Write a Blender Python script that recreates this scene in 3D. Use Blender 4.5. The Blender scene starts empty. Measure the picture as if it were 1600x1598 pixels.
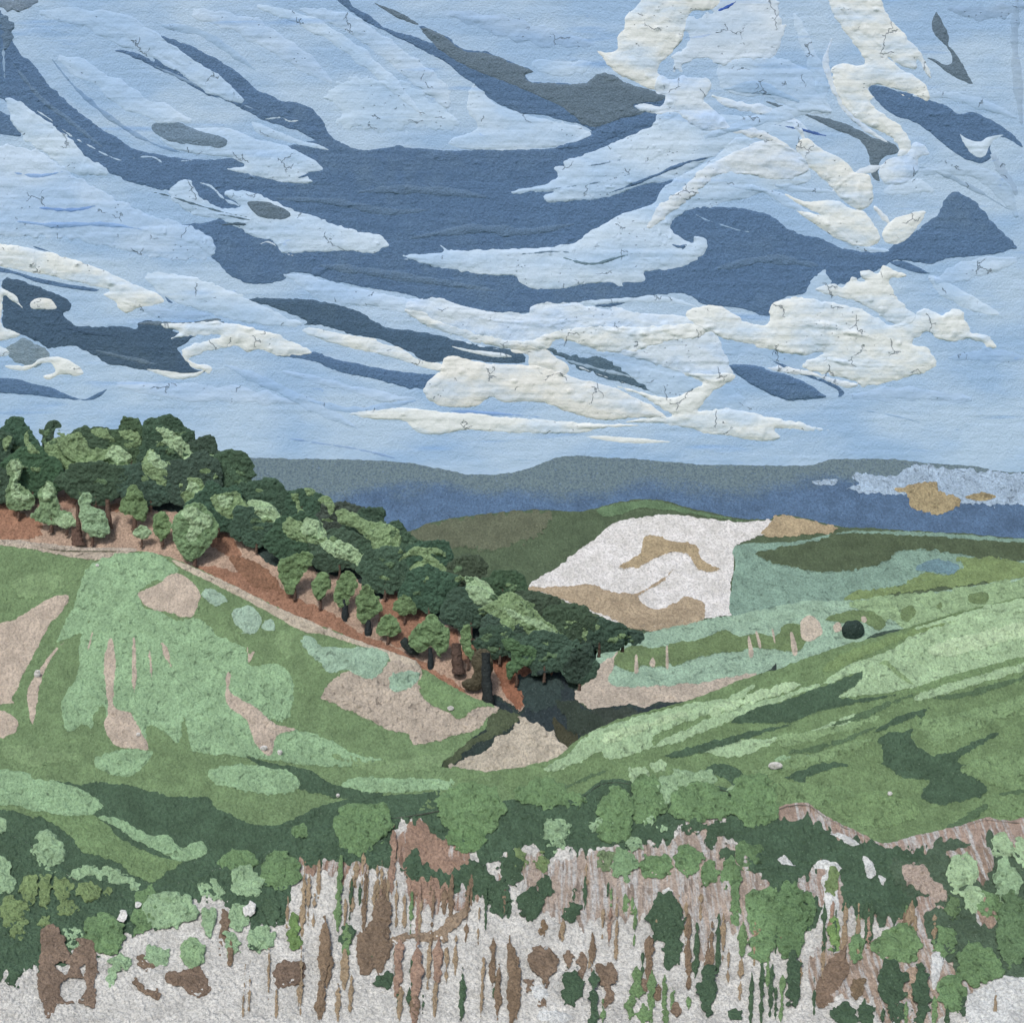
import bpy, math, random
import numpy as np
S = bpy.context.scene
COL = S.collection
# ------------------------------------------------------------------ camera, world, sun, exposure
T = math.tan(math.radians(20.0))
cam = bpy.data.objects.new('camera', bpy.data.cameras.new('camera'))
COL.objects.link(cam)
cam.location = (0, 0, 0)
cam.rotation_euler = (math.radians(90), 0, 0)
cam.data.sensor_fit = 'HORIZONTAL'
cam.data.angle = math.radians(40.0)
cam.data.clip_start = 0.5
cam.data.clip_end = 60000
S.camera = cam
SUN_EL, SUN_AZ = math.radians(46), math.radians(-20)      # above and a little left behind the viewer
w = bpy.data.worlds.new('World'); S.world = w; w.use_nodes = True
nt = w.node_tree; nt.nodes.clear()
sky = nt.nodes.new('ShaderNodeTexSky'); sky.sky_type = 'NISHITA'; sky.sun_disc = False
sky.sun_elevation = SUN_EL; sky.sun_rotation = math.radians(180 + 20)
sky.air_density = 1.0; sky.dust_density = 3.0; sky.ozone_density = 1.0
bg = nt.nodes.new('ShaderNodeBackground'); bg.inputs['Strength'].default_value = 0.12
wo = nt.nodes.new('ShaderNodeOutputWorld')
nt.links.new(sky.outputs[0], bg.inputs[0]); nt.links.new(bg.outputs[0], wo.inputs[0])
sd = bpy.data.lights.new('sun', 'SUN'); sd.energy = 2.2; sd.angle = math.radians(9); sd.color = (1, 0.965, 0.91)
sun = bpy.data.objects.new('sun', sd); COL.objects.link(sun)
sun.rotation_euler = (math.radians(90) - SUN_EL, 0, SUN_AZ)
S.view_settings.view_transform = 'Standard'; S.view_settings.look = 'None'
S.view_settings.gamma = 1; S.view_settings.exposure = 0.0
K = (1.0, 1.0, 1.0)                                                   # displayed / albedo under this light

# ------------------------------------------------------------------ noise tables on a 2-step grid
STEP = 1.5; X0 = Y0 = -201.0; NG = 1336; NM = NG // 2
rng = np.random.RandomState(7)
def lattice(scx, scy, seed):
    """smooth random values on the grid, repeating without a seam"""
    r = np.random.RandomState(seed)
    nx = max(4, int(round(NG * STEP / scx))); ny = max(4, int(round(NG * STEP / scy)))
    L = r.rand(ny, nx) * 2 - 1
    px = np.arange(NG) * nx / NG; py = np.arange(NG) * ny / NG
    ix = px.astype(int); iy = py.astype(int); fx = px - ix; fy = py - iy
    fx = fx * fx * (3 - 2 * fx); fy = (fy * fy * (3 - 2 * fy))[:, None]
    i2 = (ix + 1) % nx; j2 = (iy + 1) % ny
    a = L[iy][:, ix] * (1 - fx) + L[iy][:, i2] * fx
    b = L[j2][:, ix] * (1 - fx) + L[j2][:, i2] * fx
    return a * (1 - fy) + b * fy
N3 = lattice(3.3, 3.3, 1); N5 = lattice(5, 5, 2); N9 = lattice(9, 8, 3); N16 = lattice(17, 15, 4)
N40 = lattice(41, 37, 5); N120 = lattice(130, 110, 6); NBR = lattice(60, 7, 8); NBF = lattice(90, 4.2, 9)
def sl(A, i0, j0, h, wd, dx=0, dy=0):
    jj = (np.arange(j0, j0 + h) + dy) % NG; ii = (np.arange(i0, i0 + wd) + dx) % NG
    return A[jj][:, ii]

# ------------------------------------------------------------------ materials
def lin(c):
    c = c / 255.0
    return c / 12.92 if c <= 0.04045 else ((c + 0.055) / 1.055) ** 2.4
MATS = {}
def mat(rgb, px, kind):
    key = (rgb, px, kind)
    if key in MATS: return MATS[key]
    c = [min(0.88, lin(v) / K[i] * (1.22 if kind in ('sand', 'grit', 'lump', 'drip') else 1.0)) for i, v in enumerate(rgb)]
    if kind in ('sand', 'grit', 'lump', 'drip', 'range'):     # dusty, greyed pigments
        g_ = 0.3 * c[0] + 0.6 * c[1] + 0.1 * c[2]; c = [v + (g_ - v) * 0.12 for v in c]; c[2] *= 0.97
    m = bpy.data.materials.new('%s paint' % kind); m.use_nodes = True
    t = m.node_tree; nd = t.nodes; ln = t.links
    bs = nd['Principled BSDF']; bs.inputs['Roughness'].default_value = 0.82
    bs.inputs['Specular IOR Level'].default_value = 0.25
    geo = nd.new('ShaderNodeNewGeometry')
    def noise(period, detail=2, sc=(1, 1, 1), rough=0.5, dist=0.0):
        mp = nd.new('ShaderNodeMapping'); mp.inputs['Scale'].default_value = sc
        ln.new(geo.outputs['Position'], mp.inputs[0])
        n = nd.new('ShaderNodeTexNoise'); n.inputs['Scale'].default_value = 1.0 / (period * px)
        n.inputs['Detail'].default_value = detail; n.inputs['Roughness'].default_value = rough
        n.inputs['Distortion'].default_value = dist
        ln.new(mp.outputs[0], n.inputs['Vector']); return n.outputs['Fac']
    def ramp(src, a, b, va=0.0, vb=1.0):
        r = nd.new('ShaderNodeMapRange'); r.inputs[1].default_value = a; r.inputs[2].default_value = b
        r.inputs[3].default_value = va; r.inputs[4].default_value = vb; ln.new(src, r.inputs[0]); return r.outputs[0]
    def math2(op, a, b):
        q = nd.new('ShaderNodeMath'); q.operation = op
        for k, v in enumerate((a, b)):
            if isinstance(v, (int, float)): q.inputs[k].default_value = v
            else: ln.new(v, q.inputs[k])
        return q.outputs[0]
    def mix(f, a, b):
        q = nd.new('ShaderNodeMix'); q.data_type = 'RGBA'
        if isinstance(f, (int, float)): q.inputs[0].default_value = f
        else: ln.new(f, q.inputs[0])
        for k, v in ((6, a), (7, b)):
            if isinstance(v, (tuple, list)): q.inputs[k].default_value = (v[0], v[1], v[2], 1)
            else: ln.new(v, q.inputs[k])
        return q.outputs[2]
    f = lambda k: [min(0.92, v * k) for v in c]
    if kind in ('sand', 'lump', 'grit', 'range', 'drip'):
        colr = mix(ramp(noise(30, 4, rough=0.6), 0.35, 0.65), f(0.80), f(1.15))
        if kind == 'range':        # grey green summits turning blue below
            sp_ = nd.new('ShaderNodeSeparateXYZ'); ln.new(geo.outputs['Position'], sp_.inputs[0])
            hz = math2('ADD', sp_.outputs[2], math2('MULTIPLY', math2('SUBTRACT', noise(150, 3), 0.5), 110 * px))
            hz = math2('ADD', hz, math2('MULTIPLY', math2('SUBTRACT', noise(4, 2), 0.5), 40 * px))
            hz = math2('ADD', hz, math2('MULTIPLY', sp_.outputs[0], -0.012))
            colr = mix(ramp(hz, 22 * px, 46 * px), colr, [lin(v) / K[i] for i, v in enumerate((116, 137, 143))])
        if kind == 'drip':         # soil washed down the chalk in thin runs
            pale = [lin(v) * 1.13 for v in (188, 190, 190)]
            colr = mix(ramp(noise(7, 3, (1, 0.10, 0.10), 0.6), 0.47, 0.60), colr, pale)
            colr = mix(ramp(noise(9, 2, (1, 0.16, 0.16), 0.6), 0.60, 0.68), colr, f(0.55))
        grain = noise(4.2, 3, rough=0.75)
        sp = ramp(grain, 0.40, 0.55)
        lo = 0.40 if kind == 'grit' else 0.50
        colr = mix(sp, mix(0.45, f(lo), colr), colr)
        colr = mix(ramp(noise(3.4, 2, rough=0.7), 0.62, 0.72), colr, [min(0.9, v * 1.22 + 0.05) for v in c])
        h = math2('ADD', math2('MULTIPLY', grain, 1.0), math2('MULTIPLY', noise(10, 3, rough=0.6), 1.0 if kind == 'lump' else 0.5))
        if kind == 'lump':         # small open cracks between the lumps
            ck = ramp(noise(13, 4, rough=0.6, dist=0.6), 0.40, 0.30)
            colr = mix(math2('MULTIPLY', ck, 0.45), colr, f(0.35)); h = math2('SUBTRACT', h, math2('MULTIPLY', ck, 0.5))
        dist = 6.6 if kind == 'lump' else 5.8
    else:
        big = ramp(noise(70, 3, (0.45, 1, 1)), 0.38, 0.62)
        if kind == 'slate':
            ol = [c[0] * 1.14, c[1] * 1.04, c[2] * 0.93]
            colr = mix(ramp(noise(170, 3, (0.45, 1, 1.6)), 0.42, 0.60), c, ol)
            colr = mix(ramp(noise(26, 3), 0.35, 0.7), f(0.90), colr)
            sp = ramp(noise(3.0, 2, rough=0.7), 0.40, 0.62); colr = mix(sp, mix(0.5, f(0.62), colr), colr)
        elif kind == 'white':
            big = ramp(noise(55, 4, (0.5, 1, 1.3), 0.6), 0.36, 0.56)
            colr = mix(big, [c[0] * 0.76, c[1] * 0.88, min(.92, c[2] * 1.05)], [c[0] * 0.99, c[1] * 1.0, min(.9, c[2] * 1.0)])
        else:
            colr = mix(big, [c[0] * 0.84, c[1] * 0.90, c[2] * 0.97], [min(.9, c[0] * 1.12), min(.9, c[1] * 1.07), c[2] * 1.03])
            st = ramp(noise(46, 3, (0.22, 1, 2.2)), 0.63, 0.78)
            colr = mix(st, colr, [c[0] * 0.62, c[1] * 0.76, c[2] * 0.96])
            vb = ramp(noise(30, 4, (0.5, 1, 1.8), 0.6, 1.0), 0.70, 0.80, 0, 0.6)
            colr = mix(vb, colr, [c[0] * 0.36, c[1] * 0.55, c[2] * 0.98])
        if kind in ('white', 'light'):
            v = nd.new('ShaderNodeTexVoronoi'); v.feature = 'DISTANCE_TO_EDGE'; v.inputs['Scale'].default_value = 1 / (42 * px)
            wv = nd.new('ShaderNodeTexNoise'); wv.inputs['Scale'].default_value = 1 / (9 * px); wv.inputs['Detail'].default_value = 2
            ln.new(geo.outputs['Position'], wv.inputs['Vector'])
            va = nd.new('ShaderNodeVectorMath'); va.operation = 'MULTIPLY_ADD'
            ln.new(wv.outputs['Color'], va.inputs[0]); va.inputs[1].default_value = (14 * px,) * 3; ln.new(geo.outputs['Position'], va.inputs[2])
            ln.new(va.outputs[0], v.inputs['Vector'])
            cr = math2('MULTIPLY', ramp(v.outputs['Distance'], 0.007, 0.018, 1, 0), ramp(noise(40, 3), 0.58, 0.61))
            vp = nd.new('ShaderNodeTexVoronoi'); vp.inputs['Scale'].default_value = 1 / (9 * px); ln.new(geo.outputs['Position'], vp.inputs['Vector'])
            pit = math2('MULTIPLY', ramp(vp.outputs['Distance'], 0.10, 0.16, 1, 0), ramp(noise(60, 2), 0.52, 0.60))
            dk = math2('MAXIMUM', cr, math2('MULTIPLY', pit, 0.55))
            colr = mix(math2('MULTIPLY', dk, 0.6), colr, (0.12, 0.17, 0.23))
            h0 = math2('SUBTRACT', math2('MULTIPLY', noise(3.4, 2, rough=0.6), 0.35), dk)
        else:
            h0 = noise(3.0, 2, rough=0.65)
        h = math2('ADD', h0, math2('ADD', math2('MULTIPLY', noise(5, 2, (0.12, 1, 1.0)), 0.4), math2('MULTIPLY', noise(12, 2), 0.5)))
        dist = {'white': 1.5, 'light': 1.4, 'slate': 1.7, 'sky': 1.0}.get(kind, 1.2)
    ln.new(colr, bs.inputs['Base Color'])
    bp = nd.new('ShaderNodeBump'); bp.inputs['Strength'].default_value = 1.0; bp.inputs['Distance'].default_value = dist * px
    ln.new(h, bp.inputs['Height']); ln.new(bp.outputs[0], bs.inputs['Normal'])
    MATS[key] = m
    return m

# ------------------------------------------------------------------ shapes
def parse(s):
    return np.array([[float(a) for a in p.split(',')] for p in s.split()])
def smooth(P, n=4, closed=True):
    if n <= 1: return P
    if closed: A, B, C, D = np.roll(P, 1, 0), P, np.roll(P, -1, 0), np.roll(P, -2, 0)
    else:
        Q = np.vstack([2 * P[0] - P[1], P, 2 * P[-1] - P[-2]]); A, B, C, D = Q[:-3], Q[1:-2], Q[2:-1], Q[3:]
    out = []
    for t in np.arange(n) / n:
        out.append(0.5 * ((2 * B) + (C - A) * t + (2 * A - 5 * B + 4 * C - D) * t * t + (3 * B - A - 3 * C + D) * t ** 3))
    R = np.stack(out, 1).reshape(-1, 2)
    return R if closed else np.vstack([R, P[-1:]])
def ellipse(x, y, rx, ry, seed=0, wob=0.10, n=14):
    r = random.Random(seed * 7919 + int(x * 3 + y)); pts = []
    for k in range(n):
        a = 2 * math.pi * k / n; q = 1 + r.uniform(-wob, wob)
        pts.append((x + rx * q * math.cos(a), y + ry * q * math.sin(a)))
    return np.array(pts)
def sdf(P, gx, gy):
    d2 = np.full(gx.shape, 1e18); ins = np.zeros(gx.shape, bool)
    Q = np.roll(P, -1, 0)
    for (ax, ay), (bx, by) in zip(P, Q):
        ex, ey = bx - ax, by - ay; L = ex * ex + ey * ey
        if L < 1e-9: continue
        wx = gx - ax; wy = gy - ay
        t = np.clip((wx * ex + wy * ey) / L, 0, 1)
        d2 = np.minimum(d2, (wx - ex * t) ** 2 + (wy - ey * t) ** 2)
        if ay != by:
            c = ((ay > gy) != (by > gy)) & (gx < ex * (gy - ay) / (by - ay) + ax)
            ins ^= c
    d = np.sqrt(d2); return np.where(ins, d, -d)

class Layer:
    def __init__(s, D, yref, c, und=0.0, seed=0):
        s.D, s.yref, s.c, s.px = D, yref, c, D * T / 800.0
        gy = (Y0 + np.arange(NG) * STEP)[:, None]
        s.base = (D - (gy - yref) * s.px * c) + np.roll(N120, seed * 97, 1) * und * s.px
        s.base = s.base + np.zeros((NG, NG)); s.map = s.base.copy()
def to3d(x, y, D):
    return np.stack([(x - 800) / 800 * T * D, D, -(y - 799) / 800 * T * D], -1)

def mesh_obj(name, V, F, m, parent=None):
    V = np.asarray(V, dtype=np.float64); org = np.array([(V[:, 0].min() + V[:, 0].max()) / 2, (V[:, 1].min() + V[:, 1].max()) / 2, V[:, 2].min()])
    me = bpy.data.meshes.new(name)
    Fq = np.asarray(F, dtype=np.int32); n = len(Fq); k = Fq.shape[1]
    me.vertices.add(len(V)); me.vertices.foreach_set('co', (V - org).astype(np.float32).ravel())
    me.loops.add(n * k); me.loops.foreach_set('vertex_index', Fq.ravel())
    me.polygons.add(n); me.polygons.foreach_set('loop_start', np.arange(n, dtype=np.int32) * k)
    me.polygons.foreach_set('use_smooth', np.ones(n, bool))
    me.update(calc_edges=True); me.validate()
    me.materials.append(m)
    o = bpy.data.objects.new(name, me); COL.objects.link(o)
    if parent is not None:
        o.parent = parent; o.location = [org[i] - parent.matrix_world.translation[i] if False else org[i] - parent['_o'][i] for i in range(3)]
    else: o.location = org
    o['_o'] = [float(v) for v in org]
    return o
def empty(name, loc):
    o = bpy.data.objects.new(name, None); COL.objects.link(o); o.location = loc; o['_o'] = [float(v) for v in loc]
    o.empty_display_size = 1.0
    return o
def tag(o, label=None, cat=None, group=None, kind=None):
    if label: o['label'] = label
    if cat: o['category'] = cat
    if group: o['group'] = group
    if kind: o['kind'] = kind
    return o
ROUGH = {'sand': (1.3, 0.95, 0.35), 'range': (0.75, 0.5, 0.3), 'grit': (1.4, 0.95, 0.3), 'lump': (1.4, 2.0, 1.0), 'drip': (0.85, 0.6, 0.3), 'slate': (0.2, 0.15, 0.2),
         'light': (0.15, 0.30, 0.6), 'white': (0.25, 0.55, 0.9), 'sky': (0.12, 0.15, 0.3)}
TH = 0.7
NDR = lattice(7, 90, 21)
REG = {}
def paint(name, layer, P, rgb, kind='sand', th=1.6, edge=3.5, warp=1.6, solid=0.0, parent=None, sub=4,
          holes=(), base=False, skirt=None, clampd=None, D0=None, lump=1.0, clip=None, drip=0.0, lean=0.0):
    """a shape of thick matter laid on the layer it belongs to; solid>0 makes it a closed body with a bulging front and a back"""
    if isinstance(P, str): P = parse(P)
    P = smooth(P, sub)
    i0 = int((P[:, 0].min() - 6 - X0) // STEP); i1 = int((P[:, 0].max() + 8 - X0) // STEP) + 1
    j0 = int((P[:, 1].min() - 6 - Y0) // STEP); j1 = int((P[:, 1].max() + 8 - Y0) // STEP) + 1
    i0 = max(i0, 0); j0 = max(j0, 0); i1 = min(i1, NG); j1 = min(j1, NG)
    h, wd = j1 - j0, i1 - i0
    gx, gy = np.meshgrid(X0 + (i0 + np.arange(wd)) * STEP, Y0 + (j0 + np.arange(h)) * STEP)
    s = sdf(P, gx, gy)
    for H_ in holes:
        Q = smooth(parse(H_) if isinstance(H_, str) else H_, sub); s = np.minimum(s, -sdf(Q, gx, gy))
    sx, sy = int(rng.randint(0, 900)), int(rng.randint(0, 900))
    s = s + warp * (0.55 * sl(N16, i0, j0, h, wd, sx, sy) + 0.9 * sl(N9, i0, j0, h, wd, sy, sx) + 0.5 * sl(N5, i0, j0, h, wd, sx, sy))
    if drip: s = s + drip * (sl(NDR, i0, j0, h, wd, sx, 0) + 0.5 * sl(NDR, i0, j0, h, wd, sy, 300)) * (0.35 + 0.65 * np.clip((gy - P[:, 1].min()) / 60, 0, 1))
    if kind in ('light', 'slate', 'white'): s = s + min(warp, 1.6) * 1.0 * (sl(NBF, i0, j0, h, wd, sx, sy) + 0.6 * sl(N5, i0, j0, h, wd, sy, sx))
    if kind in ('sand', 'grit', 'lump', 'range', 'drip'): s = s + min(warp, 2.6) * 0.6 * sl(N3, i0, j0, h, wd, sy, sx)
    cl = clip if clip is not None else parent
    if cl is not None and cl.name in REG and not base: s = np.minimum(s, REG[cl.name][j0:j1, i0:i1] + (2.8 if clip is not None else 1.0))
    ins = s > 0
    if not ins.any(): return None
    gyy, gxx = np.gradient(s, STEP); g2 = np.maximum(gxx ** 2 + gyy ** 2, 0.25)
    vx = gx.copy(); vy = gy.copy(); out = ~ins
    st = np.clip(-s, 0, 3.0)
    vx[out] += (st * gxx / g2)[out]; vy[out] += (st * gyy / g2)[out]
    d = np.maximum(s, 0)
    r3, r9, r16 = ROUGH[kind]
    px = layer.px
    rough = lump * (r3 * sl(N3, i0, j0, h, wd, sx, sy) + r9 * sl(N9, i0, j0, h, wd, sx, sy) + r16 * sl(N16, i0, j0, h, wd, sy, sx) * 0.8)
    if kind in ('light', 'white', 'sky', 'slate'):
        rough = rough + {'light': .4, 'white': .35, 'sky': .25, 'slate': .1}[kind] * (sl(NBR, i0, j0, h, wd, sx, sy) + 0.4 * sl(NBF, i0, j0, h, wd, sx, sy))
    if kind == 'white':      # a few blisters in the thickest matter
        b = sl(N16, i0, j0, h, wd, sy + 13, sx + 5); rough = rough + 2.4 * np.clip(b - 0.62, 0, 1) / 0.38
    if kind == 'slate':      # small bubbles under the skin
        b = sl(N9, i0, j0, h, wd, sy + 13, sx + 5) * (sl(N40, i0, j0, h, wd, sx, sy) > 0.1); rough = rough + 1.8 * np.clip(b - 0.66, 0, 1) / 0.34
    if kind in ('light', 'white'): edge = edge * (2.6 if kind == 'light' else 2.1)
    fade = np.clip(d / 3.0, 0, 1)
    under = layer.map[j0:j1, i0:i1]
    if base:
        Df = layer.base[j0:j1, i0:i1] - rough * px
        Db = None
    elif solid > 0:
        R = max(float(s.max()), 3.0); q = np.clip(d / R, 0, 1)
        hh = solid * R * np.sqrt(np.clip(1 - (1 - q) ** 2, 0, 1))
        cd = D0 + lean * (layer.base[j0:j1, i0:i1] - float(np.interp(P[:, 1].max(), Y0 + np.arange(NG) * STEP, layer.base[:, NM])))
        Df = cd - (hh + rough * fade) * px
        Db = cd + (0.8 * hh) * px
    else:
        u = under
        ref = np.median(u[ins])
        tol = (clampd if clampd else 1e9)
        u = np.clip(u, ref - tol, ref + tol)
        hh = th * TH * (1 - np.exp(-d / edge)) - 0.35 * np.exp(-d / 1.2)
        Df = u - np.maximum(hh + rough * fade * 0.8, np.minimum(hh, 0.55)) * px
        Db = None
    cell = ins[:-1, :-1] | ins[1:, :-1] | ins[:-1, 1:] | ins[1:, 1:]
    cj, ci = np.nonzero(cell)
    idx = cj * wd + ci
    quads = np.stack([idx, idx + wd, idx + wd + 1, idx + 1], 1)
    used = np.zeros(h * wd, bool); used[quads.ravel()] = True
    remap = np.cumsum(used) - 1
    V = to3d(vx, vy, Df).reshape(-1, 3)[used]; F = remap[quads]
    if Db is not None:
        V2 = to3d(vx, vy, Db).reshape(-1, 3)[used]; n = len(V)
        V = np.vstack([V, V2]); F = np.vstack([F, F[:, ::-1] + n])
        # stitch the rim: edges that belong to one quad only
        Fq = F[:len(cj)]; E = np.vstack([Fq[:, [0, 1]], Fq[:, [1, 2]], Fq[:, [2, 3]], Fq[:, [3, 0]]])
        key = np.minimum(E[:, 0], E[:, 1]).astype(np.int64) * 10000000 + np.maximum(E[:, 0], E[:, 1])
        u_, fi, cn = np.unique(key, return_index=True, return_counts=True)
        B = E[fi[cn == 1]]
        F = np.vstack([F, np.stack([B[:, 1], B[:, 0], B[:, 0] + n, B[:, 1] + n], 1)])
    if skirt is not None:
        Sk = smooth(parse(skirt), 3, False); Dk = np.interp(Sk[:, 1], Y0 + np.arange(NG) * STEP, layer.base[:, NM])
        rows = []
        for k in range(7):
            dd = Dk * (1 + 0.035 * k) ; p = to3d(Sk[:, 0], Sk[:, 1] + 2, dd); p[:, 2] -= (0.012 * k + 0.006 * k * k) * layer.D + (k > 0) * px * 2
            rows.append(p)
        n0 = len(V); m_ = len(Sk); V = np.vstack([V] + rows)
        q = []
        for k in range(6):
            a = n0 + k * m_ + np.arange(m_ - 1); q.append(np.stack([a, a + 1, a + 1 + m_, a + m_], 1))
        F = np.vstack([F] + q)
    sub_ = layer.map[j0:j1, i0:i1]
    sub_[ins] = Df[ins]
    o = mesh_obj(name, V, F, mat(tuple(rgb), round(px, 6), kind), parent)
    if base:
        R_ = np.full((NG, NG), -50.0); R_[j0:j1, i0:i1] = s; REG[o.name] = R_
    o['_c'] = [float(P[:, 0].mean()), float(P[:, 1].mean())]
    return o
def tube(name, layer, pts, rad, rgb, D, parent=None, seg=10):
    """tapered round trunk through picture points, radius in steps; rad = (bottom, top)"""
    pts = smooth(np.array(pts, float), 5, False); n = len(pts); C3 = to3d(pts[:, 0], pts[:, 1], np.full(n, D)); V = []
    for k in range(n):
        r = (rad[0] + (rad[1] - rad[0]) * k / (n - 1)) * layer.px * (1 + 0.12 * math.sin(k * 2.1))
        for a in range(seg):
            t = 2 * math.pi * a / seg; V.append(C3[k] + np.array([r * math.cos(t), r * math.sin(t), 0]))
    F = [[k * seg + a, k * seg + (a + 1) % seg, (k + 1) * seg + (a + 1) % seg, (k + 1) * seg + a] for k in range(n - 1) for a in range(seg)]
    return mesh_obj(name, V, F, mat(tuple(rgb), round(layer.px, 6), 'sand'), parent)

def apron(name, layer, side, y0, rgb, label):
    """the same slope carried on sideways, beyond where the photograph ends"""
    xs = np.linspace(1770, 4200, 60) if side > 0 else np.linspace(-170, -2600, 60); ys = np.linspace(y0, 1780, 40)
    yy, xx = np.meshgrid(ys, xs, indexing='ij'); yy = yy + 14 * np.sin(xx / 170.0) * (1 - (yy - y0) / (1780 - y0)) * np.clip(abs(xx - xs[0]) / 200, 0, 1)
    D = layer.D - (yy - layer.yref) * layer.px * layer.c + layer.px * (4 * np.sin(xx / 90) + 3 * np.sin(yy / 60 + xx / 140)) * np.clip(abs(xx - xs[0]) / 100, 0, 1) + layer.px * 3
    V = to3d(xx, yy, D).reshape(-1, 3); B = to3d(xx[:1], yy[:1], D[:1] * 1.12).reshape(-1, 3); B[:, 2] -= layer.D * .12
    V = np.vstack([B, V]); F = []
    for j in range(40):
        for i in range(59):
            p = j * 60 + i; q = [p, p + 60, p + 61, p + 1]; F.append(q if side > 0 else q[::-1])
    o = mesh_obj(name, V, F, mat(rgb, round(layer.px, 6), 'sand')); return tag(o, label, kind='structure')
# ------------------------------------------------------------------ layers, far to near
SKY = Layer(5000, 799, 0.0, 0, 1)
MTN = Layer(2600, 850, 1.2, 2, 2)
MID = Layer(600, 1100, 1.5, 5, 3)
RID = Layer(185, 1200, 1.0, 3, 4)
HIL = Layer(150, 1300, 1.0, 6, 5)
FOR = Layer(60, 1250, 1.0, 5, 6)
# colours as the eye reads them in daylight
SKYB = (163, 191, 221); LBLUE = (181, 205, 230); SLATE = (92, 124, 163); OLSL = (104, 126, 146); WHITE = (214, 221, 224); PALEW = (198, 213, 229)
DKTREE = (66, 92, 76); CLUMP = (130, 160, 116); PALEG = (160, 193, 152); LIGHTG = (143, 181, 140); MIDG = (112, 143, 98); DKG = (70, 97, 76)
SEA = (150, 184, 162); TEAL = (128, 162, 148); SANDC = (184, 173, 160); OLIVE = (106, 131, 88); NAVY = (46, 60, 66)
BANK = (176, 151, 134); RUST = (156, 116, 94); CHALK = (198, 199, 198); BROWN = (126, 109, 93); PINKB = (156, 130, 114); ROSE = (162, 143, 132)

# ------------------------------------------------------------------ setting
g = mesh_obj('ground', np.array([[-9000, -400, -700], [9000, -400, -700], [9000, 9000, -700], [-9000, 9000, -700]], float), [[0, 1, 2, 3]], mat(MIDG, 3.0, 'sand'))
tag(g, 'wide green ground far below the hills', None, None, 'structure')
o = paint('sky', SKY, '-190,-190 1790,-190 1790,1000 -190,1000', SKYB, 'sky', base=True, warp=0, sub=1); tag(o, 'pale blue brushed sky behind the clouds', kind='structure')
def cloud(poly, rgb, kind, label, th, **k):
    o = paint('cloud', SKY, poly, rgb, kind, th=th, **k)
    if o: tag(o, label, 'cloud', {'slate': 'dark slate clouds', 'light': 'light blue clouds', 'white': 'white clouds'}[kind])
    return o
DA = ('-40,-20 0,15 14,40 17,58 30,80 52,100 75,130 110,163 160,200 215,232 270,244 330,250 400,240 450,228 500,218 535,225 570,234 620,228 700,234 760,232 850,232 '
 '890,222 920,205 980,185 1025,178 1060,190 1060,225 1010,262 1060,280 1060,320 1078,325 1100,322 1160,325 1200,335 1225,350 1240,362 1280,370 1310,385 1340,392 '
 '1380,392 1400,380 1450,345 1470,325 1477,308 1490,298 1505,302 1530,320 1550,345 1590,385 1575,392 1540,400 1480,405 1450,413 1400,405 1380,420 1330,440 1280,455 '
 '1215,470 1205,495 1150,482 1100,478 1070,460 1000,465 960,480 900,474 845,478 835,488 800,490 740,484 690,474 600,455 520,440 460,426 440,440 400,446 360,432 330,402 300,382 '
 '215,360 240,352 330,345 330,330 300,305 235,295 190,280 150,262 125,240 95,215 60,188 30,172 0,155 -40,150')
cloud(DA, SLATE, 'slate', 'huge dark slate blue cloud sweeping across the middle of the sky under the paler swirls', 1.0, warp=1.2)
cloud('178,80 192,78 215,84 240,95 234,82 262,94 277,102 268,90 298,100 312,101 285,88 262,70 240,54 213,38 240,48 260,58 300,72 330,88 360,105 380,120 392,133 402,140 425,148 440,158 465,160 490,172 505,190 515,210 535,226 500,222 480,215 465,206 430,195 410,188 380,172 350,158 320,148 300,137 270,120 240,106 215,94 195,84',
 SLATE, 'slate', 'dark feathered slate cloud slanting down the upper left sky to the big dark cloud', 1.2, warp=1)
cloud('510,-20 535,-20 550,8 575,22 600,42 640,55 684,67 656,45 662,42 700,58 725,78 760,81 800,97 834,111 822,118 832,127 870,130 915,130 933,115 960,118 975,128 1000,136 1028,144 1045,150 1060,180 1010,200 985,206 920,230 880,235 860,232 915,211 925,208 905,195 880,190 850,181 815,178 800,172 770,160 745,137 715,115 690,95 665,82 640,70 600,50 570,34 540,14',
 SLATE, 'slate', 'long dark slate cloud running diagonally from the top edge to the white swirl', 1.2, warp=1)
cloud('800,97 834,111 822,118 832,127 870,130 915,130 933,115 960,118 975,128 1000,136 1028,144 1042,152 1030,160 1000,163 992,168 1010,176 960,190 920,200 880,170 840,150 790,130 740,110 690,82 657,47 668,44 700,60 725,79 760,82',
 OLSL, 'slate', 'grey olive underside of the diagonal cloud left of the white swirl', 1.0, warp=1)
cloud('583,4 605,11 630,22 655,37 648,40 622,30 600,17', OLSL, 'slate', 'small narrow grey cloud by the top edge right of the long diagonal cloud', 1.0, warp=.6)
cloud('1462,18 1470,28 1478,45 1484,60 1482,70 1492,82 1505,100 1515,120 1522,133 1505,128 1480,115 1462,100 1446,90 1460,92 1475,100 1486,98 1486,85 1475,70 1460,55 1455,38', OLSL, 'slate', 'small leaf shaped grey cloud near the top right corner', 1.0, warp=.6)
cloud('1357,140 1366,133 1400,140 1450,155 1480,166 1500,178 1520,174 1550,188 1575,203 1592,218 1599,232 1585,224 1560,215 1548,228 1550,245 1535,256 1508,250 1480,232 1450,206 1425,190 1400,183 1375,165', SLATE, 'slate', 'dark slate cloud slanting to the right edge below the hooked white cloud', 1.0, warp=.8)
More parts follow.
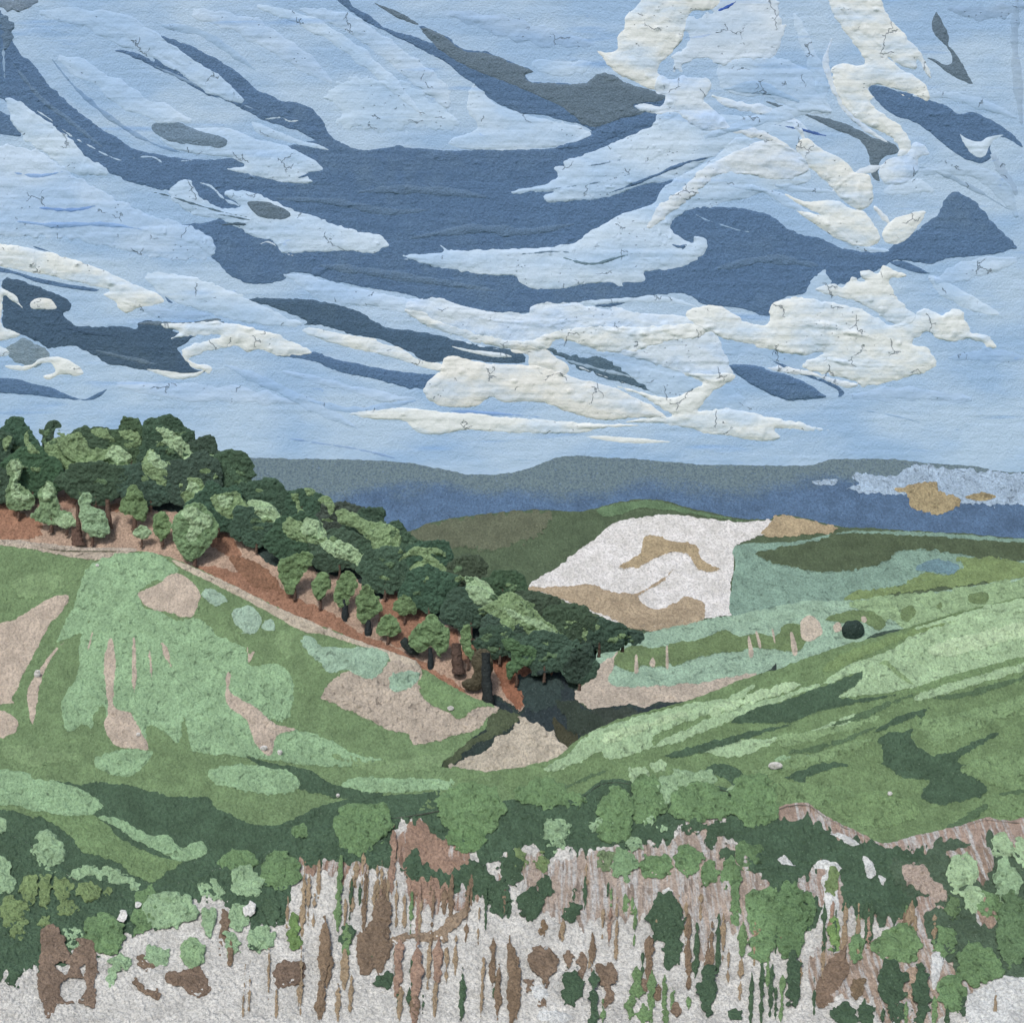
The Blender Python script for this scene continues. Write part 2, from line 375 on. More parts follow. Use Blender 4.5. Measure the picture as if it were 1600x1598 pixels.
cloud('1196,158 1230,166 1262,178 1300,186 1330,197 1360,212 1392,222 1404,232 1400,240 1378,250 1373,266 1376,285 1362,278 1358,250 1350,228 1330,213 1300,202 1250,178 1215,170', OLSL, 'slate', 'grey olive cloud wedged under the arm of the hooked white cloud', 1.0, warp=.8)
cloud('-20,416 5,418 40,428 80,438 120,445 150,450 156,454 140,456 90,449 60,443 20,429 -20,426', SLATE, 'slate', 'thin dark strip of cloud under the long white cloud at the left edge', .8, warp=.4)
cloud('6,436 30,437 60,447 90,460 112,472 108,485 100,492 105,500 118,508 150,508 190,510 213,512 216,503 240,502 280,505 320,503 345,502 346,508 300,511 270,515 286,521 310,524 300,531 287,540 276,545 290,560 305,575 325,581 300,584 260,582 230,579 190,572 165,568 150,558 125,545 110,543 75,545 60,535 40,527 5,512 3,490 3,460',
 (74, 101, 129), 'slate', 'dark ragged blue cloud low on the left with a white patch inside it', 1.2, warp=1.4)
cloud('18,562 8,546 20,538 35,528 50,532 70,545 78,560 60,572 40,572 25,568', (128, 152, 172), 'slate', 'smudged grey blue cloud patch at the left edge over the small curled white cloud', 1.0, warp=1.4)
cloud('-20,592 20,590 50,598 80,605 110,617 130,623 145,617 168,607 160,618 142,626 110,625 60,620 -20,611', SLATE, 'slate', 'low narrow slate cloud above the left tree tops', 1, warp=.6)
cloud('385,467 440,467 480,468 530,476 560,487 590,504 612,512 650,517 690,525 720,532 760,540 800,546 818,553 820,566 795,568 750,565 700,566 670,568 655,560 640,550 590,531 540,520 500,508 468,509 480,503 450,490 420,480',
 (78, 106, 134), 'slate', 'dark arrow shaped cloud in the middle pointing right between two white clouds', 1.3, warp=1.2)
cloud('425,556 455,553 490,549 520,559 570,570 600,575 650,583 695,588 680,606 640,608 600,597 550,586 510,575 490,566', SLATE, 'slate', 'dark slate strip of cloud leading to the rounded left end of the white cloud', 1.2, warp=1)
cloud('845,540 870,547 900,555 930,556 965,563 1000,570 1040,580 1090,592 1110,602 1090,612 1060,616 1042,620 1020,614 985,602 950,594 930,585 900,573 878,560', (84, 112, 136), 'slate', 'streaky dark cloud right of centre above the low white band', 1.2, warp=1.6)
cloud('1138,574 1150,569 1190,572 1200,578 1230,585 1260,598 1283,614 1290,622 1240,627 1215,622 1190,610 1160,592', SLATE, 'slate', 'small dark pointed cloud on the right above the low horizon clouds', 1.2, warp=1)
cloud('1198,560 1240,574 1290,589 1320,613 1306,623 1309,612 1284,598 1238,581', SLATE, 'slate', 'thin dark curved wisp over the small dark pointed cloud', .9, warp=.4)
cloud('1388,410 1410,407 1430,414 1450,424 1460,429 1440,429 1413,422', SLATE, 'slate', 'tiny dark cloud sliver above the jagged white cloud on the right', .9, warp=.4)
cloud('-40,168 15,180 30,198 33,213 20,212 -40,205', SLATE, 'slate', 'small dark cloud patch at the left edge under the dark sweep', 1, warp=1)
cloud('48,384 62,386 92,397 80,395 60,391', SLATE, 'slate', 'tiny dark streak of cloud above the long white cloud at the left', .8, warp=.2)
cloud('256,461 262,465 272,474 262,473', SLATE, 'slate', 'tiny dark notch of cloud at the right tip of the long white cloud', .8, warp=.2)
cloud('212,506 240,501 290,503 320,499 338,496 346,501 320,505 260,510', OLSL, 'slate', 'thin grey streak over the ragged white cloud on the left', .8, warp=.4)
# light blue strokes lying over the dark ones
cloud('250,210 300,200 360,200 400,218 430,222 470,238 497,255 504,266 478,272 489,283 476,288 440,284 400,276 370,270 345,264 380,259 368,250 330,245 290,238 262,228', LBLUE, 'light', 'light blue tongue of cloud lying over the upper left of the huge dark cloud', 3.0, warp=1)
cloud('236,198 248,189 265,187 285,192 312,204 350,215 356,224 345,232 318,228 290,226 265,222 245,212', (116, 142, 168), 'slate', 'small lens shaped grey cloud inside the light blue tongue at upper left', .9, warp=.8)
cloud('392,190 405,192 430,203 460,215 500,226 518,236 500,234 470,228 430,218 400,208', LBLUE, 'light', 'narrow light blue sliver above the light blue tongue', 2, warp=.6)
cloud('262,300 282,282 296,281 304,294 318,312 345,325 378,322 350,305 360,296 400,302 432,315 458,327 490,338 520,349 560,361 592,366 609,382 600,389 585,397 540,393 480,396 440,396 425,377 400,371 370,357 345,345 300,335 278,320', LBLUE, 'light', 'light blue rippled cloud with a pointed right end left of centre', 3.0, warp=1.4)
cloud('385,317 410,313 432,320 455,332 448,343 425,344 400,337', OLSL, 'slate', 'small grey hollow in the rippled light blue cloud left of centre', .8, warp=.8)
cloud('795,301 822,293 850,288 870,276 865,262 882,259 880,250 920,238 960,222 985,210 1005,201 1020,196 1040,170 1150,180 1210,180 1262,200 1250,240 1160,225 1110,247 1085,262 1050,280 1000,291 960,306 920,313 885,315 855,317 848,306 864,300 830,302', LBLUE, 'light', 'broad light blue cloud fanning to the left below the white swirl', 3.0, warp=1.2)
cloud('1115,247 1140,222 1160,213 1195,222 1232,240 1264,262 1262,285 1200,300 1120,322 1080,326 1050,348 1055,365 1080,379 1086,370 1102,373 1106,388 1090,405 1060,418 1030,423 1008,426 1008,440 975,442 972,448 940,441 880,451 840,452 815,445 803,432 770,431 720,424 690,420 640,405 630,398 670,396 692,391 682,378 702,389 760,389 820,388 890,380 922,362 960,340 975,332 1000,326 1022,315 1030,300 1045,285 1080,265', LBLUE, 'light', 'long light blue hooked cloud curling under the middle of the dark cloud', 3.2, warp=1.2)
cloud('1498,208 1515,218 1532,221 1545,213 1572,210 1556,218 1546,230 1540,244 1528,247 1513,236', LBLUE, 'light', 'small light blue hook inside the dark cloud at the right edge', 2.4, warp=.5)
cloud('535,125 600,122 640,132 690,160 716,190 700,206 650,200 620,208 560,203 525,190 540,176 510,150', (172, 199, 227), 'light', 'soft light blue cloud over the top middle of the dark cloud', 1.5, warp=6)
cloud('470,15 540,20 600,55 660,100 700,135 700,170 660,145 600,95 540,50 490,30', (176, 201, 228), 'light', 'light blue ridge of cloud left of the long diagonal dark cloud', 2.2, warp=2)
cloud('740,130 780,165 850,186 905,197 924,210 880,228 800,236 720,232 700,222 745,200 730,170', LBLUE, 'light', 'light blue cloud tip pointing right under the diagonal dark cloud', 2.6, warp=1.2)
cloud('10,155 40,165 70,185 110,215 135,245 165,262 160,275 110,270 70,240 40,220 22,195', LBLUE, 'light', 'crusty light blue cloud strip at the left below the dark sweep', 3.4, warp=2)
cloud('-20,235 60,235 120,275 220,330 290,350 330,370 330,400 270,405 190,390 100,372 40,370 -20,355', (176, 201, 229), 'light', 'wide cracked light blue cloud on the left above the long white cloud', 2.4, warp=3)
cloud('440,428 470,428 540,445 620,462 700,474 800,492 830,498 760,500 700,498 640,490 560,478 500,468 470,448', (176, 202, 231), 'light', 'light blue streak of cloud along the lower edge of the huge dark cloud', 2.2, warp=1.4)
cloud('230,425 300,432 380,462 440,490 480,506 440,512 360,500 320,488 270,470 240,452', LBLUE, 'light', 'cracked light blue cloud right of the long white cloud', 2.6, warp=1.6)
cloud('1450,430 1480,440 1520,462 1555,484 1562,493 1540,492 1500,478 1465,458', LBLUE, 'light', 'narrow light blue ridge of cloud right of the jagged white cloud', 2.4, warp=1)
cloud('1130,95 1200,85 1260,110 1290,150 1300,180 1250,175 1200,155 1150,150 1120,125', (176, 201, 228), 'light', 'light blue cloud between the white swirl and the hooked white cloud', 2.4, warp=2.5)
cloud('1070,30 1110,18 1128,-20 1200,-20 1222,30 1228,62 1205,92 1170,90 1130,104 1096,92 1060,110 1050,92 1075,70', (190, 209, 229), 'light', 'pale cloud joining the white swirl on its right at the top', 2.0, warp=5)
cloud('1290,420 1300,520 1280,560 1300,600 1200,560 1130,560 1140,600 1180,640 1120,640 1060,640 1000,600 940,560 880,545 840,520 860,500 1000,510 1100,520 1200,520', SKYB, 'light', 'plain blue cloud veil between the white clouds on the right', 1.0, warp=3)
cloud('1140,572 1150,568 1190,572 1200,578 1230,585 1260,598 1283,614 1288,620 1240,626 1215,621 1190,610 1160,592', SLATE, 'slate', 'dark core of the small pointed cloud on the right', 1.4, warp=.8)
def wisp(pts, w0, rgb, kind, label, th=1.6):
    q = smooth(parse(pts), 5, False); n = len(q); tg = np.gradient(q, axis=0); nr = np.stack([-tg[:, 1], tg[:, 0]], 1) / np.maximum(np.hypot(tg[:, 0], tg[:, 1]), 1e-6)[:, None]
    r = random.Random(int(q[0, 0] * 7 + q[0, 1])); ww = np.array([w0 * math.sin(math.pi * min(1, max(0, (i + .6) / n))) ** .6 * r.uniform(.6, 1.2) for i in range(n)])[:, None]
    cloud_poly = np.vstack([q + nr * ww, (q - nr * ww)[::-1]])
    o = paint('cloud', SKY, cloud_poly, rgb, kind, th=th, warp=.7, sub=1)
    if o: tag(o, label, 'cloud', 'thin streaks of cloud')
for a_ in (('40,165 55,172 80,188 110,212 140,228 165,242 192,251 215,246 240,246 258,256 285,252 330,250 385,264', 2.2, LBLUE, 'light', 'thin pale thread winding through the dark sweep at upper left'),
  ('5,75 6,100 8,130', 4, (140, 168, 198), 'light', 'pale upright smear at the left edge in the dark sweep'),
  ('75,85 120,140 180,190 240,225 300,243', 4.5, (128, 158, 192), 'light', 'blue smear along the right rim of the dark sweep'),
  ('20,100 60,150 110,190 160,230', 5, (104, 134, 168), 'slate', 'lighter slate smear inside the dark sweep'),
  ('275,115 292,118 298,128 312,134 330,140', 2, LBLUE, 'light', 'tiny pale curl in the feathered dark cloud'),
  ('215,92 260,112 300,130 340,148 400,172', 3, (130, 158, 190), 'light', 'pale smear under the feathered dark cloud'),
  ('395,188 420,186 440,184 452,190 470,188', 2.4, (186, 206, 224), 'light', 'short pale streak left of the light blue tongue'),
  ('235,300 262,306 300,318 350,332 395,341', 2.6, (92, 118, 138), 'slate', 'dark thread through the light cloud left of centre'),
  ('325,334 360,338 400,346', 2, (92, 118, 138), 'slate', 'short dark thread right of the longer one'),
  ('345,352 370,350 388,352', 3.2, (84, 108, 130), 'slate', 'short dark dash in the light cloud left of centre'),
  ('310,285 330,292 352,312 380,322 410,328', 3, LBLUE, 'light', 'thin light loop at the left of the rippled cloud'),
  ('400,385 420,378 445,395 460,400', 2.2, PALEW, 'light', 'pale thread in the dark left of centre'),
  ('590,404 630,405 660,408 700,418 735,420', 2, LBLUE, 'light', 'thin pale streak left of the long hooked cloud'),
  ('800,398 830,396 860,393 890,394', 2.2, (110, 138, 166), 'slate', 'dark thread in the long hooked cloud, left one'),
  ('880,403 905,410 930,412 960,404 990,396', 3, (108, 138, 160), 'slate', 'dark thread in the long hooked cloud, centre one'),
  ('1050,382 1062,386 1072,383 1064,392', 2, SLATE, 'slate', 'dark squiggle at the end of the long hooked cloud'),
  ('1078,330 1100,342 1130,352 1165,362 1200,360', 2.4, (150, 178, 206), 'light', 'fine pale thread in the dark cloud right of the hook'),
  ('905,262 940,256 970,250', 2, (120, 148, 180), 'slate', 'blue thread in the fanning light cloud'),
  ('850,297 890,292 940,284 1000,268', 2, (120, 150, 182), 'slate', 'long blue thread in the fanning light cloud'),
  ('952,302 990,288 1030,272 1070,255 1108,247', 4, SLATE, 'slate', 'dark wedge between the fanning light cloud and the arching ridge'),
  ('1210,195 1250,202 1290,212 1325,208', 3, (76, 110, 176), 'slate', 'deep blue streak below the hooked white cloud'),
  ('1253,35 1257,55 1265,80', 1.8, (58, 98, 196), 'slate', 'short bright blue stroke between the two white swirls'),
  ('1120,18 1135,12 1150,3', 3, (70, 110, 200), 'slate', 'bright blue stroke at the top beside the white swirl'),
  ('1405,146 1420,154 1436,166', 1.6, (206, 214, 218), 'light', 'thin white scratch in the dark cloud at the right'),
  ('1480,12 1530,22 1575,15 1615,5', 14, (154, 180, 209), 'light', 'grey smudge in the top right corner'), ('1590,-10 1585,60 1590,130 1597,200', 9, (150, 176, 204), 'light', 'grey upright smudge along the right edge'),
  ('-10,0 20,8 60,2', 12, (120, 144, 172), 'slate', 'grey smudge in the top left corner'), ('0,25 12,45 8,80', 11, (100, 128, 158), 'slate', 'dark smudge below the top left corner'),
  ('20,270 60,275 100,268', 4, (130, 164, 212), 'light', 'bluer streak on the cracked cloud at left, upper'), ('60,325 110,328 150,322', 4, (126, 160, 212), 'light', 'bluer streak on the cracked cloud at left, lower'), ('20,345 80,352 160,350 230,360', 5, (140, 172, 214), 'light', 'bluer streak above the long white cloud'),
  ('460,280 500,268', 2, SLATE, 'slate', 'dark nick in the tip of the light blue tongue'), ('100,512 140,520 190,526', 4, (66, 92, 120), 'slate', 'darker streak in the ragged dark cloud'), ('150,548 200,560 250,570', 4, (98, 124, 150), 'slate', 'lighter streak in the ragged dark cloud'),
  ('700,525 740,538 790,548', 2, LBLUE, 'light', 'fine light edge over the dark arrow cloud'), ('700,642 760,645 850,652', 4, (134, 166, 212), 'light', 'bluer streak between the two low white clouds'), ('420,680 480,690 560,702 640,722', 3, (140, 168, 206), 'light', 'faint blue streak low over the mountains, left'), ('1340,640 1400,650 1470,668 1540,675', 2, (140, 170, 204), 'light', 'faint streak low in the sky at right'),
  ('1430,260 1470,270 1530,300 1580,330', 5, (138, 166, 196), 'light', 'grey blue smear above the right peak of the dark cloud'), ('1550,240 1570,275 1590,305', 10, (150, 176, 205), 'light', 'grey smear at the right edge below the dark cloud'), ('870,560 930,575 1000,592', 4, (150, 174, 196), 'light', 'pale streak in the streaky dark cloud'), ('900,572 950,590 1000,606', 2, (196, 210, 224), 'light', 'white thread in the streaky dark cloud'),
  ('560,300 620,296 700,300 760,308', 8, (98, 128, 162), 'slate', 'grey streak across the dark centre, upper'), ('430,310 520,315 600,330 680,328', 7, (98, 128, 162), 'slate', 'olive grey streak across the dark centre, left'), ('640,372 740,358 820,362 900,350', 9, (98, 128, 162), 'slate', 'grey streak above the long hooked cloud'), ('1120,420 1200,405 1280,415', 8, (98, 128, 162), 'slate', 'grey streak in the right of the dark cloud'), ('500,415 580,425 680,440 780,455', 9, (98, 128, 162), 'slate', 'grey streak below the rippled cloud')):
    wisp(*a_)
for a_ in (('1112,150 1150,165 1190,172 1240,190 1258,220', 9, PALEW, 'white', 'pale stroke linking the white swirl to the oval white cloud', 2.6), ('1120,200 1160,205 1200,215 1245,238', 8, (206, 216, 226), 'white', 'pale stroke over the arching ridge', 2.4), ('1300,300 1330,275 1370,262 1400,255', 6, (196, 212, 229), 'light', 'light stroke between the oval cloud and the hooked tip', 2.2),
  ('1365,322 1380,338 1390,350', 5, (206, 216, 226), 'white', 'pale dab between the oval and the bean shaped cloud', 2.2), ('1300,60 1290,100 1310,150 1345,195 1390,225', 7, (198, 212, 228), 'white', 'pale rim along the left of the hooked white cloud', 2.4), ('60,20 140,30 220,60 300,110 380,160', 26, (170, 197, 226), 'light', 'wide soft light blue stroke at the upper left', 2.2), ('90,90 150,120 220,165 300,190', 20, (176, 202, 230), 'light', 'soft light blue stroke between the dark sweep and the feathered cloud', 2.2),
  ('300,20 380,40 450,80 520,130', 20, (172, 198, 227), 'light', 'soft light blue stroke right of the feathered dark cloud', 2.2), ('400,10 470,30 540,70 600,120 660,180', 14, (180, 205, 231), 'light', 'long light stroke curving down to the round light lens', 2.2), ('250,40 320,55 400,110', 8, (150, 180, 212), 'light', 'slightly darker blue stroke over the feathered dark cloud', 1.8),
  ('700,20 780,40 860,60 930,70', 18, (158, 186, 218), 'light', 'broad blue stroke at the top centre', 1.8), ('830,100 880,108 925,100', 14, (172, 199, 228), 'light', 'short light stroke over the grey underside', 2.4),
  ('1100,215 1180,190 1260,170 1300,175', 12, (172, 198, 226), 'light', 'light stroke rising right of the fanning cloud', 2.2), ('1130,140 1190,138 1250,160', 10, (158, 187, 218), 'light', 'blue stroke under the pale rounded cloud', 1.8), ('1240,20 1260,70 1280,120 1290,165', 14, (174, 200, 228), 'light', 'upright light stroke left of the hooked white cloud', 2.4),
  ('1310,5 1345,40 1380,75', 8, (186, 208, 230), 'light', 'light blue streak inside the hooked white cloud', 2), ('1425,150 1480,150 1540,165 1590,185', 10, (166, 193, 222), 'light', 'light stroke above the right dark cloud', 2.2), ('1440,270 1500,262 1560,290 1590,340', 16, (156, 184, 214), 'light', 'curving blue stroke above the right peak', 2.2),
  ('1380,300 1430,290 1460,300', 14, (172, 198, 226), 'light', 'light stroke left of the right peak', 2.2), ('1210,290 1250,296 1310,300', 8, (168, 195, 224), 'light', 'light stroke under the oval white cloud', 2), ('1140,290 1200,300 1280,345 1340,385 1390,392', 8, (178, 203, 230), 'light', 'light rim along the upper edge of the dark cloud at right', 2.6),
  ('1460,440 1520,420 1590,405', 16, (174, 200, 229), 'light', 'light stroke below the dark peak at the right edge', 2.2), ('1480,560 1540,555 1600,560', 12, (158, 187, 220), 'light', 'soft blue stroke right of the large white cloud', 1.6), ('1330,620 1420,615 1520,625', 14, (160, 188, 220), 'light', 'soft blue stroke below the large white cloud', 1.6),
  ('180,600 280,612 380,618 470,630', 16, (170, 196, 226), 'light', 'soft light stroke low at the left over the trees', 1.8), ('350,570 420,600 500,640 560,670', 12, (158, 187, 220), 'light', 'blue stroke left of the long flat white cloud', 1.8), ('440,580 520,600 600,620 650,622', 9, (168, 195, 226), 'light', 'light stroke under the slate strip', 2),
  ('480,625 540,640 600,636 650,625', 8, (148, 180, 218), 'light', 'bluer stroke left of the big rounded white cloud', 1.6), ('860,480 960,470 1040,468 1090,480', 6, (176, 202, 230), 'light', 'light rim under the right half of the dark cloud', 2.2), ('190,470 260,490 330,492', 9, (160, 188, 220), 'light', 'blue stroke under the tip of the long white cloud', 1.8),
  ('760,500 840,505 920,498', 6, (206, 216, 224), 'white', 'pale ripple on the cloud band, left one', 2.4), ('940,515 1000,520 1060,512', 6, (214, 219, 220), 'white', 'pale ripple on the cloud band, right one', 2.4), ('1240,500 1300,510 1370,530', 8, (216, 220, 220), 'white', 'ripple on the large spreading white cloud', 2.6), ('1290,560 1340,570 1400,572', 6, (196, 209, 224), 'white', 'bluish ripple low on the large spreading white cloud', 2.2)):
    wisp(*a_)
# white ones on top
cloud('1012,-30 1000,2 978,25 976,42 965,60 962,78 945,82 927,75 945,96 962,115 985,125 1010,137 1036,141 1046,130 1034,122 1027,110 1036,95 1052,82 1066,64 1071,40 1082,20 1110,16 1126,0 1130,-30', WHITE, 'white', 'thick cream white cloud swirl hanging from the top edge', 4.2, warp=1.2)
cloud('1030,118 1050,125 1066,118 1078,122 1102,122 1113,134 1108,146 1100,156 1112,168 1135,190 1140,200 1105,206 1080,195 1060,178 1036,178 1004,176 990,166 1006,161 1030,165 1040,152 1022,142', PALEW, 'white', 'pale blue white cloud knot at the foot of the white swirl', 3.6, warp=1.2)
cloud('1290,-30 1362,-30 1382,15 1405,45 1430,72 1447,96 1456,125 1446,115 1434,95 1430,109 1402,100 1384,86 1408,108 1438,123 1452,143 1455,154 1446,159 1430,150 1402,141 1370,133 1357,137 1362,146 1370,153 1360,160 1385,180 1407,197 1421,217 1424,237 1412,250 1403,245 1403,230 1390,213 1360,200 1335,183 1315,162 1303,130 1300,106 1318,98 1335,102 1350,100 1345,85 1330,62 1308,35', WHITE, 'white', 'hooked white cloud arching down from the top at right', 3.8, warp=1.2)
cloud('1374,262 1386,250 1402,245 1418,240 1428,222 1442,226 1453,240 1436,246 1436,262 1430,276 1410,288 1386,289 1373,276', PALEW, 'white', 'pale rounded cloud at the lower tip of the hooked white cloud', 4.0, warp=.8)
cloud('1244,228 1250,217 1265,216 1280,230 1300,240 1324,254 1335,268 1356,272 1363,290 1364,313 1350,328 1335,325 1318,315 1300,295 1280,275 1256,256 1245,240', (214, 220, 222), 'white', 'oval white cloud tilted down to the right below the hooked one', 4.4, warp=.8)
cloud('1225,302 1258,314 1290,312 1310,313 1330,325 1350,330 1366,350 1375,368 1370,382 1345,386 1310,375 1280,356 1244,331 1252,329 1285,337 1258,325 1240,315', WHITE, 'white', 'white forked cloud with two left tips below the oval cloud', 4.2, warp=.8)
cloud('1377,365 1385,352 1398,341 1420,335 1438,329 1447,332 1440,346 1422,370 1402,382 1385,379', WHITE, 'white', 'small white bean shaped cloud over the dark cloud at right', 4.2, warp=.8)
cloud('1165,230 1200,218 1235,232 1258,250 1262,270 1225,282 1180,275 1130,270 1080,310 1035,345 1012,355 1030,320 1060,300 1100,262', (200, 212, 224), 'white', 'pale arching cloud ridge over the hooked light blue cloud', 3.2, warp=1.6)
cloud('-40,378 20,383 60,391 100,400 140,414 180,430 220,447 246,459 257,470 250,475 215,482 200,489 184,482 180,472 160,461 170,453 140,447 100,437 50,427 0,417 -40,415', WHITE, 'white', 'long white cloud reaching in from the left edge', 3.6, warp=1)
cloud('252,506 300,505 340,503 380,508 420,520 460,535 487,548 480,555 430,556 405,546 385,551 370,542 340,546 320,550 296,562 330,574 333,582 318,580 290,564 284,546 300,536 332,530 345,524 310,524 265,530 280,520 265,514', WHITE, 'white', 'ragged torn white cloud over the dark cloud low on the left', 3.8, warp=1.6)
cloud('222,575 262,579 300,582 322,577 308,589 268,592', WHITE, 'white', 'small white lip of cloud under the ragged dark cloud at left', 2.6, warp=.6)
cloud('8,571 45,570 60,561 90,558 115,566 131,583 120,588 96,585 76,593 68,588 86,581 78,568 60,571 40,579 15,577', WHITE, 'white', 'small curled white cloud low at the left edge', 3.4, warp=.7)
cloud('-40,445 8,452 28,466 36,482 22,474 6,462 4,480 5,510 32,522 10,531 -40,531', WHITE, 'white', 'white cloud fragment on the left edge beside the dark ragged cloud', 3, warp=1)
cloud('-40,534 8,543 12,556 -40,557', WHITE, 'white', 'lowest white cloud fragment on the left edge', 3, warp=.6)
cloud('48,472 60,464 76,466 88,478 86,485 66,484 50,482', (212, 216, 216), 'white', 'small white patch of cloud inside the dark ragged cloud at left', 2.2, warp=1)
cloud('470,517 490,511 530,520 585,528 592,534 630,545 650,560 690,567 700,580 690,582 650,572 600,555 550,545 500,530', WHITE, 'white', 'slim white cloud under the dark arrow shaped cloud', 2.8, warp=.8)
cloud('634,488 636,470 665,466 695,467 740,482 800,488 826,490 828,478 848,473 905,475 950,484 960,478 1000,488 1050,493 1110,500 1120,522 1132,550 1146,582 1130,600 1080,588 1040,575 980,556 940,548 900,536 860,530 850,548 815,548 790,546 770,541 720,527 680,514 648,498', PALEW, 'white', 'long pale grey white cloud band across the middle right', 3.2, warp=1.4)
cloud('632,484 650,485 680,497 710,510 770,525 815,532 860,520 920,510 1000,510 1070,505 1120,505 1100,525 1040,535 1000,545 950,550 900,535 870,532 850,548 815,548 770,541 720,528 680,516 650,502', WHITE, 'white', 'white streak running along the pale cloud band', 2.6, warp=1.6)
cloud('703,540 740,546 780,550 802,557 790,559 760,557 720,548', WHITE, 'white', 'thin white sliver inside the dark arrow shaped cloud', 2.4, warp=.4)
cloud('800,535 850,545 872,560 890,575 880,588 850,580 828,572 824,556 800,552', (212, 216, 216), 'white', 'pale curl of cloud at the tip of the dark arrow shaped cloud', 3, warp=1)
cloud('700,556 760,566 820,570 870,578 900,590 930,596 960,606 1000,625 1030,641 1040,655 1000,652 940,656 880,641 860,633 820,628 790,629 765,622 735,637 710,637 680,632 664,620 661,606 672,592 688,578', (216, 219, 218), 'white', 'big rounded white cloud lying right of the slate strip, low in the centre', 4.6, warp=1.2)
cloud('545,646 600,639 640,637 680,642 720,645 780,650 850,655 920,660 1000,664 940,670 900,677 850,678 770,676 730,671 700,678 668,680 648,674 628,658 580,655', WHITE, 'white', 'long flat white cloud just above the horizon in the centre', 3.4, warp=1)
cloud('912,682 950,680 1050,690 1000,694 950,690', WHITE, 'white', 'thin faint white cloud under the long flat one', 1.6, warp=.4)
cloud('1070,495 1085,482 1110,478 1130,480 1150,492 1160,500 1200,506 1203,480 1222,468 1245,464 1275,467 1310,475 1350,485 1388,506 1400,507 1420,497 1445,482 1470,490 1500,482 1510,505 1518,518 1540,522 1557,540 1545,543 1515,530 1490,536 1465,530 1450,518 1428,535 1450,545 1462,572 1420,590 1350,603 1335,596 1300,586 1250,573 1285,552 1250,556 1200,546 1160,536 1115,522', WHITE, 'white', 'large spreading white cloud on the right above the horizon', 4.2, warp=1.6)
cloud('1273,453 1290,445 1305,443 1316,450 1325,441 1331,433 1342,436 1350,438 1342,424 1356,420 1370,428 1380,414 1396,420 1416,432 1392,436 1396,455 1412,476 1432,492 1412,509 1386,502 1360,482 1320,466 1290,460', WHITE, 'white', 'jagged white cloud peak above the large spreading cloud at right', 4.2, warp=1.4)
cloud('1062,581 1110,584 1140,583 1149,592 1118,610 1097,633 1092,642 1110,640 1150,639 1200,651 1250,660 1296,671 1262,673 1212,671 1218,685 1190,690 1150,683 1100,676 1060,666 1000,661 970,662 1000,654 1048,650 1038,640 1018,628 990,614 965,604 1005,612 1045,620 1075,611 1096,598', WHITE, 'white', 'white cloud with a forked upright arm, low on the right', 4.0, warp=1.2)
cloud('1180,575 1235,572 1300,590 1340,600 1320,606 1280,592 1230,583', (206, 216, 226), 'white', 'thin pale wisp between the small dark pointed cloud and the large white one', 2, warp=1)

# ------------------------------------------------------------------ mountains
MR = '-190,715 380,715 450,717 520,717 600,720 650,725 700,735 740,742 790,740 830,730 870,715 900,712 950,715 1000,718 1050,722 1100,726 1130,726 1180,727 1260,727 1300,718 1350,717 1400,718 1450,723 1520,728 1580,738 1790,752'
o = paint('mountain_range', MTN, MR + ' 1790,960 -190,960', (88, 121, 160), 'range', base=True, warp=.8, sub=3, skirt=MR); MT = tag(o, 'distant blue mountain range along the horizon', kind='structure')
def part(parent, name, layer, poly, rgb, kind='sand', label=None, **k):
    o = paint(name, layer, poly, rgb, kind, parent=parent, **k)
    if o and label: o['label'] = label
    return o
part(MT, 'snow_patch', MTN, '1330,744 1348,738 1390,744 1408,736 1430,727 1500,731 1560,738 1790,752 1790,790 1560,790 1500,786 1480,776 1440,771 1400,773 1358,771 1325,762 1340,754', (160, 186, 214), 'lump', 'pale blue snow patch at the right end of the mountains', th=2.0, warp=3.5)
part(MT, 'snow_patch', MTN, '1268,754 1285,749 1312,748 1300,758 1280,759', (160, 186, 214), 'lump', 'small pale fleck on the mountain slope', th=1.6, warp=2)
part(MT, 'scree_patch', MTN, '1388,765 1420,759 1445,751 1462,755 1466,766 1503,778 1492,795 1470,802 1440,800 1424,790 1416,774', (166, 152, 118), 'lump', 'tan scree patch below the snow on the mountains', th=1.8, warp=4)
part(MT, 'scree_patch', MTN, '1508,776 1540,769 1557,775 1540,784', (158, 146, 112), 'lump', 'small tan fleck in the snow patch', th=1.6, warp=1.5)

# ------------------------------------------------------------------ middle hill
HR = '520,850 600,838 640,830 680,815 760,802 830,797 870,797 900,799 930,794 960,786 1000,780 1040,783 1080,795 1120,802 1150,809 1200,811 1215,804 1250,808 1290,818 1312,823 1350,825 1400,828 1500,833 1610,842 1790,850'
MH = paint('hill', MID, HR + ' 1790,1250 520,1250', (82, 101, 76), 'sand', base=True, warp=1.0, sub=3, skirt=HR); tag(MH, 'far hill with a white field and teal meadows below the mountains', kind='structure')
part(MH, 'heath', MID, '630,830 680,816 760,803 830,798 865,799 850,830 800,850 760,862 720,850 690,862 650,845', (98, 106, 86), 'sand', 'brownish heath on the left shoulder of the far hill', th=.8, warp=5, edge=6)
part(MH, 'meadow', MID, '930,796 960,787 1000,781 1040,784 1080,796 1160,812 1180,818 1100,806 1040,797 1000,794 950,808', (96, 126, 92), 'sand', 'green grass strip along the crest of the far hill', th=1.2, warp=1)
part(MH, 'white_field', MID, '826,916 870,885 900,862 930,840 950,822 975,812 1040,804 1100,809 1160,815 1200,811 1212,818 1196,834 1152,850 1148,880 1142,920 1145,957 1120,964 1000,978 950,968 900,945 860,928', (222, 223, 227), 'grit', 'bare white field on the far hill', th=1.6, warp=1.6)
